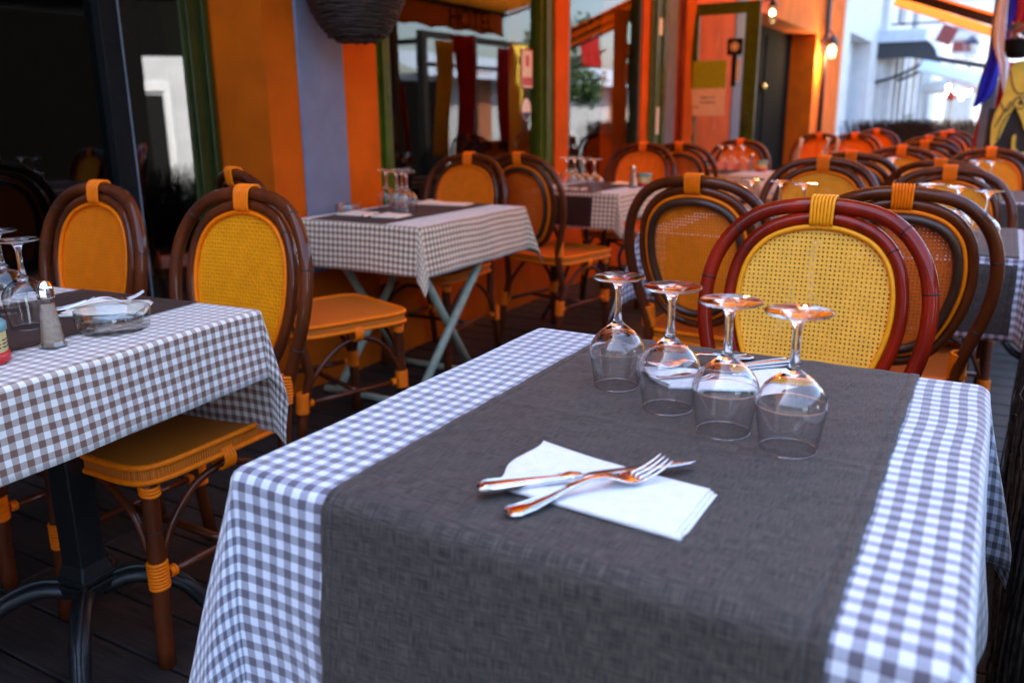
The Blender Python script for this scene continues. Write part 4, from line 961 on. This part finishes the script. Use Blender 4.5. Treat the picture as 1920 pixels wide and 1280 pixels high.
# ------------------------------------------------------------------ awnings
def awning(label, y0, y1, x0, z0, x1, z1, val=.24, txt=None, m_c=m_awn):
    t = thing('awning', label, 'awning', (x0, y0, 0)); n = 12; rows = []
    for i in range(n+1):
        u = i/n; sag = -.05*math.sin(math.pi*u); rows.append([((x1-x0)*u, (y1-y0)*j/24, z0+(z1-z0)*u+sag) for j in range(25)])
    b = MB(); b.grid(rows); b.build('canopy', m_c, t, solid=.002)
    b = MB(); L = []
    for i in range(5): L.append([(x1-x0+.02, (y1-y0)*j/80, z1-.01-val*i/4*(1-.12*abs(math.sin(j/80*(y1-y0)*math.pi*2)) if i == 4 else 1)) for j in range(81)])
    b.grid(L); v_ = b.build('valance', m_awn, t, solid=.002)
    b = MB(); b.tube([(x1-x0, 0, z1-.015), (x1-x0, y1-y0, z1-.015)], .02, 8); b.build('front_bar', m_timber, t)
    for yy in (.05, (y1-y0)/2, y1-y0-.05):
        b = MB(); b.tube([(0, yy, z0-.12), (x1-x0, yy, z1-.05)], .016, 8); b.build('arm', m_iron, t)
    if txt:
        m4 = Matrix.Translation((x1-x0+.0195, txt[1]-y0, z1-.01-val/2)) @ Matrix.Rotation(R(90), 4, 'Z') @ Matrix.Rotation(R(90), 4, 'X')
        text(txt[0], txt[2], m_letter, v_, m4, .006)
    return t
awning('broad amber canvas awning over the terrace with HOTEL on its orange valance', 1.7, 9.2, -2.46, 2.98, .25, 2.30, .27, ('HOTEL', 8.5, .30), m_awnc)
awning('steep orange awning beyond the terrace whose edge shows at the top right', 9.4, 10.25, -2.46, 2.90, .1, 1.90, .05)
b = MB(); b.obox((-.83, 12.4, 2.265), (.62, 0, -.235), (0, .03, 0), (.02, 0, .05)); tag(b.build('awning_rail', m_awn, bevel=.006), 'thin sloping orange awning edge below the larger awning at top right', 'awning')

# ------------------------------------------------------------------ white houses on the left side of the street beyond
wb = thing('white_house', 'white rendered house next to the orange restaurant with a deep window recess', 'house', (-2.5, 17, 0))
def wpart(root, name, m, f, bevel=0., parent=None):
    b = MB(); f(b); o = b.build(name, m, parent or root, bevel=bevel)
    if parent is None: o.location = -root.location
    return o
wpart(wb, 'wall', m_white, lambda b: (b.box(-5, -2.47, 15.19, 15.75, -.06, 5.6), b.box(-5, -2.47, 18.3, 19.4, -.06, 5.6), b.box(-5, -2.47, 15.75, 18.3, 2.42, 5.6), b.box(-5, -2.47, 15.75, 18.3, -.06, .3), b.box(-5, -2.8, 15.75, 18.3, .3, 2.42)))
wpart(wb, 'window', m_slate, lambda b: b.box(-2.8, -2.74, 16.0, 16.1, .3, 2.3)); wpart(wb, 'window', m_slate, lambda b: b.box(-2.8, -2.74, 17.0, 17.1, .3, 2.3)); wpart(wb, 'window', m_slate, lambda b: b.box(-2.8, -2.74, 16.1, 17.0, 1.3, 1.38))
wpart(wb, 'cornice', m_trim, lambda b: b.box(-2.5, -2.38, 15.19, 19.4, 3.4, 3.55))
wc = thing('white_house', 'farther white house with tall pilasters and grey shuttered doors', 'house', (-2.5, 24, 0))
wpart(wc, 'wall', m_white, lambda b: b.box(-6, -2.35, 19.4, 34, -.06, 5.0))
for y0 in (19.6, 20.6, 21.7, 23.2, 25.0, 27.0, 29.5):
    wpart(wc, 'pilaster', m_white, lambda b: b.box(-2.35, -2.2, y0, y0+.42, 0, 2.6), .01)
for y0, y1 in ((20.05, 20.55), (21.1, 21.65), (22.3, 23.1), (23.8, 24.8), (25.6, 26.8), (27.7, 29.2)):
    dd = wpart(wc, 'door', m_slate, lambda b: b.box(-2.36, -2.30, y0, y1, 0, 2.1))
    wpart(wc, 'door_panel', m_trim, lambda b: (b.box(-2.30, -2.28, y0+.08, (y0+y1)/2-.04, .2, 1.9)), 0, dd)
wpart(wc, 'upper_window', m_slate, lambda b: b.box(-2.36, -2.30, 21, 22, 3.0, 4.4)); wpart(wc, 'upper_window', m_slate, lambda b: b.box(-2.36, -2.30, 24, 25, 3.0, 4.4))
# curved grey hood
hd = thing('canopy_hood', 'blue grey curved canopy over a doorway of the white houses', 'canopy', (-2.4, 17, 0))
rows = []
for i in range(13):
    a = math.pi/2*i/12; rows.append([(1.12*math.sin(a)-.1, y_, 2.16+.55*math.cos(a)) for y_ in (2.2, 2.5, 3.2, 3.8)])
rows = rows
b = MB(); b.grid(rows); b.build('shell', m_can, hd, solid=.03, off=1)
b = MB(); b.grid([[(x-.03, y_, z-.05) for x, y_, z in r_] for r_ in rows]); n_ = len(rows)
b.add([(r_[0][0], 2.2, r_[0][2]) for r_ in rows]+[(-.1, 2.2, 2.16)], [tuple(range(n_+1))], smooth=False); b.build('lining', m_cand, hd)
b = MB(); b.box(-.1, .80, 2.14, 2.19, 2.46, 2.70); b.build('fascia', m_can, hd, bevel=.02)
b = MB(); [b.tube(cr([(-.1, y_, 1.7), (.4, y_, 1.85), (.95, y_, 2.15)], 5), .03, 8) for y_ in (2.3,)]; b.build('bracket', m_iron, hd)
b = MB(); b.tube(cr([(-.1, 3.7, 1.7), (.4, 3.7, 1.85), (.95, 3.7, 2.15)], 5), .03, 8); b.build('bracket', m_iron, hd)
# street end
eh = thing('end_house', 'bright white house closing the end of the street', 'house', (0, 38, 0))
wpart(eh, 'wall', m_white, lambda b: b.box(-9, 3, 37, 42, -.06, 5.2))
wpart(eh, 'window', m_slate, lambda b: b.box(-2.2, -1.4, 36.95, 37.02, .8, 2.2)); wpart(eh, 'window', m_slate, lambda b: b.box(-.6, .2, 36.95, 37.02, .8, 2.2)); wpart(eh, 'window', m_slate, lambda b: b.box(-2.2, -1.4, 36.95, 37.02, 3.2, 4.5))
wpart(eh, 'roof', m_pot, lambda b: b.add([(-9.3, 36.7, 5.2), (3.3, 36.7, 5.2), (3.3, 39.5, 6.8), (-9.3, 39.5, 6.8), (-9.3, 42.3, 5.2), (3.3, 42.3, 5.2)], [(0, 1, 2, 3), (3, 2, 5, 4)], smooth=False))
# hanging sign, rails, shop awnings
hs = thing('hanging_sign', 'brown red shop sign hanging over the street', 'sign', (-1.3, 20, 2.62))
b = MB(); b.obox((0, 0, 0), (.14, 0, -.06), (0, .03, 0), (.07, 0, .16)); b.build('sign_board', m_rsign, hs, bevel=.03); b = MB(); b.tube([(-1.05, 0, .25), (.1, 0, .25)], .02, 8); b.build('arm', m_iron, hs)
b = MB(); b.obox((-1.12, 18, 2.03), (.62, 0, -.12), (0, .05, 0), (.01, 0, .045)); tag(b.build('shop_awning_rail', m_cand), 'dark sloping awning rail over the far shops', 'rail')
b = MB(); b.obox((-1.0, 18.6, 1.83), (.60, 0, -.16), (0, .5, .12), (.004, 0, .012)); tag(b.build('shop_awning', m_can), 'pale grey shop awning under the dark rail', 'awning', 'far shop awnings')
b = MB(); b.obox((-.98, 21, 1.80), (.42, 0, -.18), (0, .6, .1), (.01, 0, .05)); tag(b.build('shop_awning', m_pink), 'pale pink shop awning above the far lights', 'awning', 'far shop awnings')
lt = thing('street_lantern', 'blue capped street lantern on the bright white house front', 'lamp', (-.84, 20, 2.1))
b = MB(); b.lathe([(.16, .32), (.10, .40), (.02, .48)], 12, (0, 0, 0), 0, True, True); b.build('cap', m_navy, lt)
b = MB(); b.lathe([(.07, 0), (.13, .3)], 8, (0, 0, 0), 0, True); b.build('lantern_glass', m_bowl, lt)
b = MB(); b.tube(cr([(0, 0, 0), (.05, 0, -.2), (.4, 0, -.3), (.9, 0, -.2)], 5), .02, 8); b.build('bracket', m_iron, lt)
for k, (x, y, z, lab) in enumerate(((-1.24, 24, 1.56, 'leftmost of the glowing shop lamps at the end of the street'), (-1.10, 24.2, 1.58, 'middle of the glowing shop lamps at the end of the street'), (-.97, 24.1, 1.54, 'rightmost of the glowing shop lamps at the end of the street'))):
    t = thing('shop_lamp', lab, 'lamp', (x, y, z), 0, 'glowing shop lamps')
    b = MB(); b.lathe([(.001, -.055), (.038, -.04), (.052, 0), (.038, .04), (.015, .055)], 14, (0, 0, 0)); b.build('globe', m_bulbw, t); b = MB(); b.tube([(0, 0, .07), (0, 0, .5)], .006, 6); b.build('cord', m_iron, t)
for x, y, s, lab, fl in ((-1.28, 13.6, .62, 'leafy plant in a terracotta pot behind the far brushwood screen', 0), (-.92, 13.2, .68, 'red flowering plant behind the far brushwood screen', 1), (-1.72, 18.6, .8, 'small bright green plant at the foot of the white pilasters', 2)):
    t = thing('potted_plant', lab, 'plant', (x, y, 0), 0, 'potted plants in the street'); rs = random.Random(int(x*-100))
    b = MB(); b.lathe([(.13*s, 0), (.18*s, .30*s), (.19*s, .33*s), (.17*s, .33*s)], 18, (0, 0, 0), 0, True); b.build('pot', m_pot, t)
    b = MB(); [b.tube(cr([(0, 0, .3*s), (rs.uniform(-.1, .1), rs.uniform(-.1, .1), .7*s), (rs.uniform(-.18, .18), rs.uniform(-.18, .18), 1.1*s)], 4), .008, 5) for k in range(6)]; b.build('stems', m_timber, t)
    b = MB(); leaves(b, (0, 0, 1.0*s), (.24*s, .24*s, .38*s), 380, .04*s, rs, mis=[0, 0, 0, 1] if fl == 1 else [0]); b.build('foliage', [m_leaf, m_flower], t)
for x, y, z, lab in ((-1.32, 22.5, 1.50, 'small warm lamp low at the left of the far shop lights'), (-1.02, 22.8, 1.42, 'small warm lamp low in the middle of the far shop lights'), (-.84, 23.2, 1.63, 'small warm lamp high at the right of the far shop lights'), (-1.42, 24.5, 1.72, 'small warm lamp high at the left of the far shop lights')):
    t = thing('shop_lamp', lab, 'lamp', (x, y, z), 0, 'glowing shop lamps')
    b = MB(); b.lathe([(.001, -.04), (.03, -.03), (.042, 0), (.03, .03), (.012, .04)], 12, (0, 0, 0)); b.build('globe', m_bulb, t); b = MB(); b.tube([(0, 0, .04), (0, 0, .4)], .005, 6); b.build('cord', m_iron, t)
pl_ = thing('paper_lantern', 'round red paper lantern among the far shop lights', 'lantern', (-1.06, 19.5, 1.42))
b = MB(); b.lathe([(.02, -.09), (.075, -.05), (.09, 0), (.075, .05), (.02, .09)], 16, (0, 0, 0), 0, True, True); b.build('shade', m_flower, pl_); b = MB(); b.tube([(0, 0, .09), (0, 0, .45)], .005, 6); b.build('cord', m_iron, pl_)
def parasol(label, x, y, z, r, m):
    t = thing('parasol', label, 'parasol', (x, y, 0), 0, 'parasols in the far street')
    b = MB(); b.lathe([(.01, z+.35), (r*.5, z+.2), (r, z), (r, z-.12)], 12, (0, 0, 0)); b.build('canopy', m, t, solid=.004); b = MB(); b.tube([(0, 0, 0), (0, 0, z+.4)], .025, 8); b.build('pole', m_palew, t)
parasol('pale cream parasol far down the street', -1.5, 28, 1.75, 1.1, m_sticker)
for k, (x, y, z, sx, sz, m, lab) in enumerate(((-2.1, 21.5, 2.55, .28, .2, m_navy, 'navy shop sign sticking out from the white pilasters'), (-1.9, 26, 2.3, .3, .35, m_lime, 'lime shop sign far down the white pilasters'), (-1.5, 30, 3.0, .5, .3, m_rsign, 'dark red shop sign far down the street above the awnings'))):
    t = thing('shop_sign', lab, 'sign', (x, y, z), 0, 'projecting shop signs'); b = MB(); b.box(-sx/2, sx/2, -.03, .03, -sz/2, sz/2); b.build('board', m, t, bevel=.01); b = MB(); b.tube([(-2.3-x, 0, sz/2+.04), (sx/2, 0, sz/2+.04)], .014, 6); b.build('arm', m_iron, t)
for y0 in (21.2, 24.2, 27.0):
    b = MB(); b.obox((-1.9, y0, 2.5), (.42, 0, -.14), (0, .7, 0), (.004, 0, .012)); tag(b.build('shop_awning', m_pink if y0 < 24 else m_can), {21.2: 'first pale pink awning along the white pilasters', 24.2: 'second awning along the white pilasters, pale blue', 27.0: 'last pale blue awning along the white pilasters'}[y0], 'awning', 'far shop awnings')
# pale leaning chair backs
for k, (x, y, lab) in enumerate(((-1.56, 7.35, 'leftmost pale wooden folding chair leaning among the far chairs'), (-1.36, 7.4, 'middle pale wooden folding chair leaning among the far chairs'), (-1.29, 7.45, 'rightmost pale wooden folding chair leaning among the far chairs'))):
    t = thing('folding_chair', lab, 'chair', (x, y, 0), R(100), 'pale folding chairs')
    for s_ in (-1, 1):
        b = MB(); b.tube(cr([(s_*.17, .16, 0), (s_*.17, -.02, .5), (s_*.165, -.10, .93)], 4), .013, 8); b.build('upright', m_palew, t)
        b = MB(); b.tube([(s_*.15, -.2, 0), (s_*.15, .14, .46)], .013, 8); b.build('leg', m_palew, t)
    b = MB(); [b.obox((0, -.085+k2*.028, .90-k2*.11), (.165, 0, 0), (0, .006, 0), (0, -.008, .04)) for k2 in range(3)]; b.build('backrest', m_palew, t, bevel=.003)
    b = MB(); [b.box(-.17, .17, -.10+k2*.05, -.06+k2*.05, .445, .46) for k2 in range(6)]; b.build('seat', m_palew, t)

# ------------------------------------------------------------------ other side of the street (seen in the window glass)
ow = thing('opposite_house', 'white house across the street with a grey tiled porch, seen mirrored in the glass', 'house', (7, 16, 0))
wpart(ow, 'wall', m_white, lambda b: b.box(7, 10, 17, 40, -.06, 2.1))
wpart(ow, 'roof', m_can, lambda b: b.add([(6.5, 16.6, 2.0), (6.5, 40.4, 2.0), (8.6, 40.4, 2.75), (8.6, 16.6, 2.75)], [(0, 1, 2, 3)], smooth=False))
wpart(ow, 'door', m_pot, lambda b: b.box(6.95, 7.05, 19, 20, 0, 2.2)); wpart(ow, 'door', m_pot, lambda b: b.box(6.95, 7.05, 23, 24.2, 0, 2.2)); wpart(ow, 'door', m_pot, lambda b: b.box(6.95, 7.05, 28, 29.5, 0, 2.2))
dk = thing('dark_kiosk', 'dark timber kiosk across the street with a white doorway, seen mirrored in the glass', 'kiosk', (4, 6, 0))
wpart(dk, 'wall', m_dark, lambda b: (b.box(4, 5.5, -1.0, 1.57, -.06, 2.5), b.box(4, 5.5, 2.25, 11.0, -.06, 2.3), b.box(4, 5.5, 11.0, 13.4, -.06, 1.72)))
wpart(dk, 'roof', m_cand, lambda b: b.box(3.9, 5.8, -1.2, 11.2, 2.5, 2.6))
wd = wpart(dk, 'door', m_white, lambda b: (b.box(4.02, 4.15, 1.57, 2.25, -.06, 1.80),))
wpart(dk, 'door_frame', m_trim, lambda b: (b.box(4.0, 4.02, 1.57, 1.84, 1.42, 1.52), b.box(4.0, 4.02, 1.76, 1.84, 0, 1.42)), 0, wd)
wpart(dk, 'header', m_dark, lambda b: b.box(4.01, 5.5, 1.57, 2.25, 1.80, 2.5))
wpart(dk, 'door_glass', m_black, lambda b: b.box(4.0, 4.02, 1.57, 1.74, .3, 1.38))
pg = thing('pergola', 'dark timber pergola frame at the street side, seen mirrored in the window', 'pergola', (.6, 9, 0))
wpart(pg, 'post', m_timber, lambda b: b.box(1.45, 1.55, 9.2, 9.3, 0, 2.1)); wpart(pg, 'post', m_timber, lambda b: b.box(1.45, 1.55, 10.4, 10.5, 0, 2.2)); wpart(pg, 'post', m_timber, lambda b: b.box(1.45, 1.55, 11.9, 12.0, 0, 2.1))
wpart(pg, 'beam', m_timber, lambda b: (b.box(1.46, 1.54, 9.2, 12.0, 2.1, 2.18), b.box(1.46, 1.54, 9.2, 12.0, 1.75, 1.80), b.box(1.46, 2.6, 9.22, 9.28, 2.02, 2.08)))
def xdrape(label, m, x, y0, y1, z0, z1, taper, seed):
    rows = []
    for i in range(13):
        u = i/12; z = z1+(z0-z1)*u; wv = (y1-y0)*(1-taper*math.sin(u*math.pi*.8)); c = (y0+y1)/2+.06*math.sin(u*4+seed)
        rows.append([(x+.03*math.sin(j/12*14+seed), c-wv/2+wv*j/12, z) for j in range(13)])
    b = MB(); b.grid(rows); tag(b.build('hanging_cloth', m, solid=.002), label, 'drape', 'flags on the street side')
xdrape('red hanging flag on the street side, mirrored left of centre in the wide window', m_red, .18, 7.95, 8.45, .6, 1.98, .3, 0)
xdrape('yellow hanging flag beside the red one, mirrored in the wide window', m_yellow, .20, 7.65, 8.0, .7, 1.9, .2, 1)
xdrape('yellow flag mirrored at the right of the wide window', m_yellow, .18, 9.2, 9.6, .6, 1.95, .3, 2)
xdrape('red flag mirrored at the right of the wide window beside the yellow', m_red, .20, 8.95, 9.25, .65, 1.9, .3, 3)
xdrape('red and blue flag mirrored at the top of the narrower window', m_redp, 1.2, 13.3, 14.1, 1.9, 2.4, .0, 4)
bh = thing('sky_blocking_house', 'unseen grey stone house added behind the viewer to block low sky', 'house', (0, -6, 0))  # unseen house added to block low sky and darken the cloth fronts
wpart(bh, 'wall', m_timber2, lambda b: b.box(-9, 10, -11, -8, -.06, 5.0))
wpart(bh, 'window', m_slate, lambda b: b.box(-3, -2, -8.02, -7.97, .8, 2.2)); wpart(bh, 'window', m_slate, lambda b: b.box(1, 2, -8.02, -7.97, .8, 2.2))
# trees across the street
def tree(label, x, y, h, rad, n, seed, m=m_leafd):
    t = thing('street_tree', label, 'tree', (x, y, 0), 0, None); rs = random.Random(seed)
    b = MB(); b.tube(cr([(0, 0, 0), (.05, .03, h*.3), (-.04, .05, h*.6), (0, 0, h*.9)], 5), [.12-.09*i/15 for i in range(16)], 8)
    for k in range(7):
        a = rs.uniform(0, 6.28); z = h*rs.uniform(.35, .7); b.tube(cr([(0, 0, z), (rad*.4*math.cos(a), rad*.4*math.sin(a), z+.25), (rad*.8*math.cos(a), rad*.8*math.sin(a), z+.5)], 3), .03, 6)
    b.build('trunk', m_timber, t)
    b = MB()
    for k in range(16):
        a = rs.uniform(0, 6.28); q = rs.uniform(.2, .8); c = (rad*q*math.cos(a), rad*q*math.sin(a), h*rs.uniform(.45, .95)); leaves(b, c, (rad*.4, rad*.4, h*.14), n//16, .09, rs)
    b.build('crown', m, t)
tree('green tree across the street mirrored in the narrower window', 3.6, 17.5, 3.2, 1.2, 2200, 6, m_leaf)
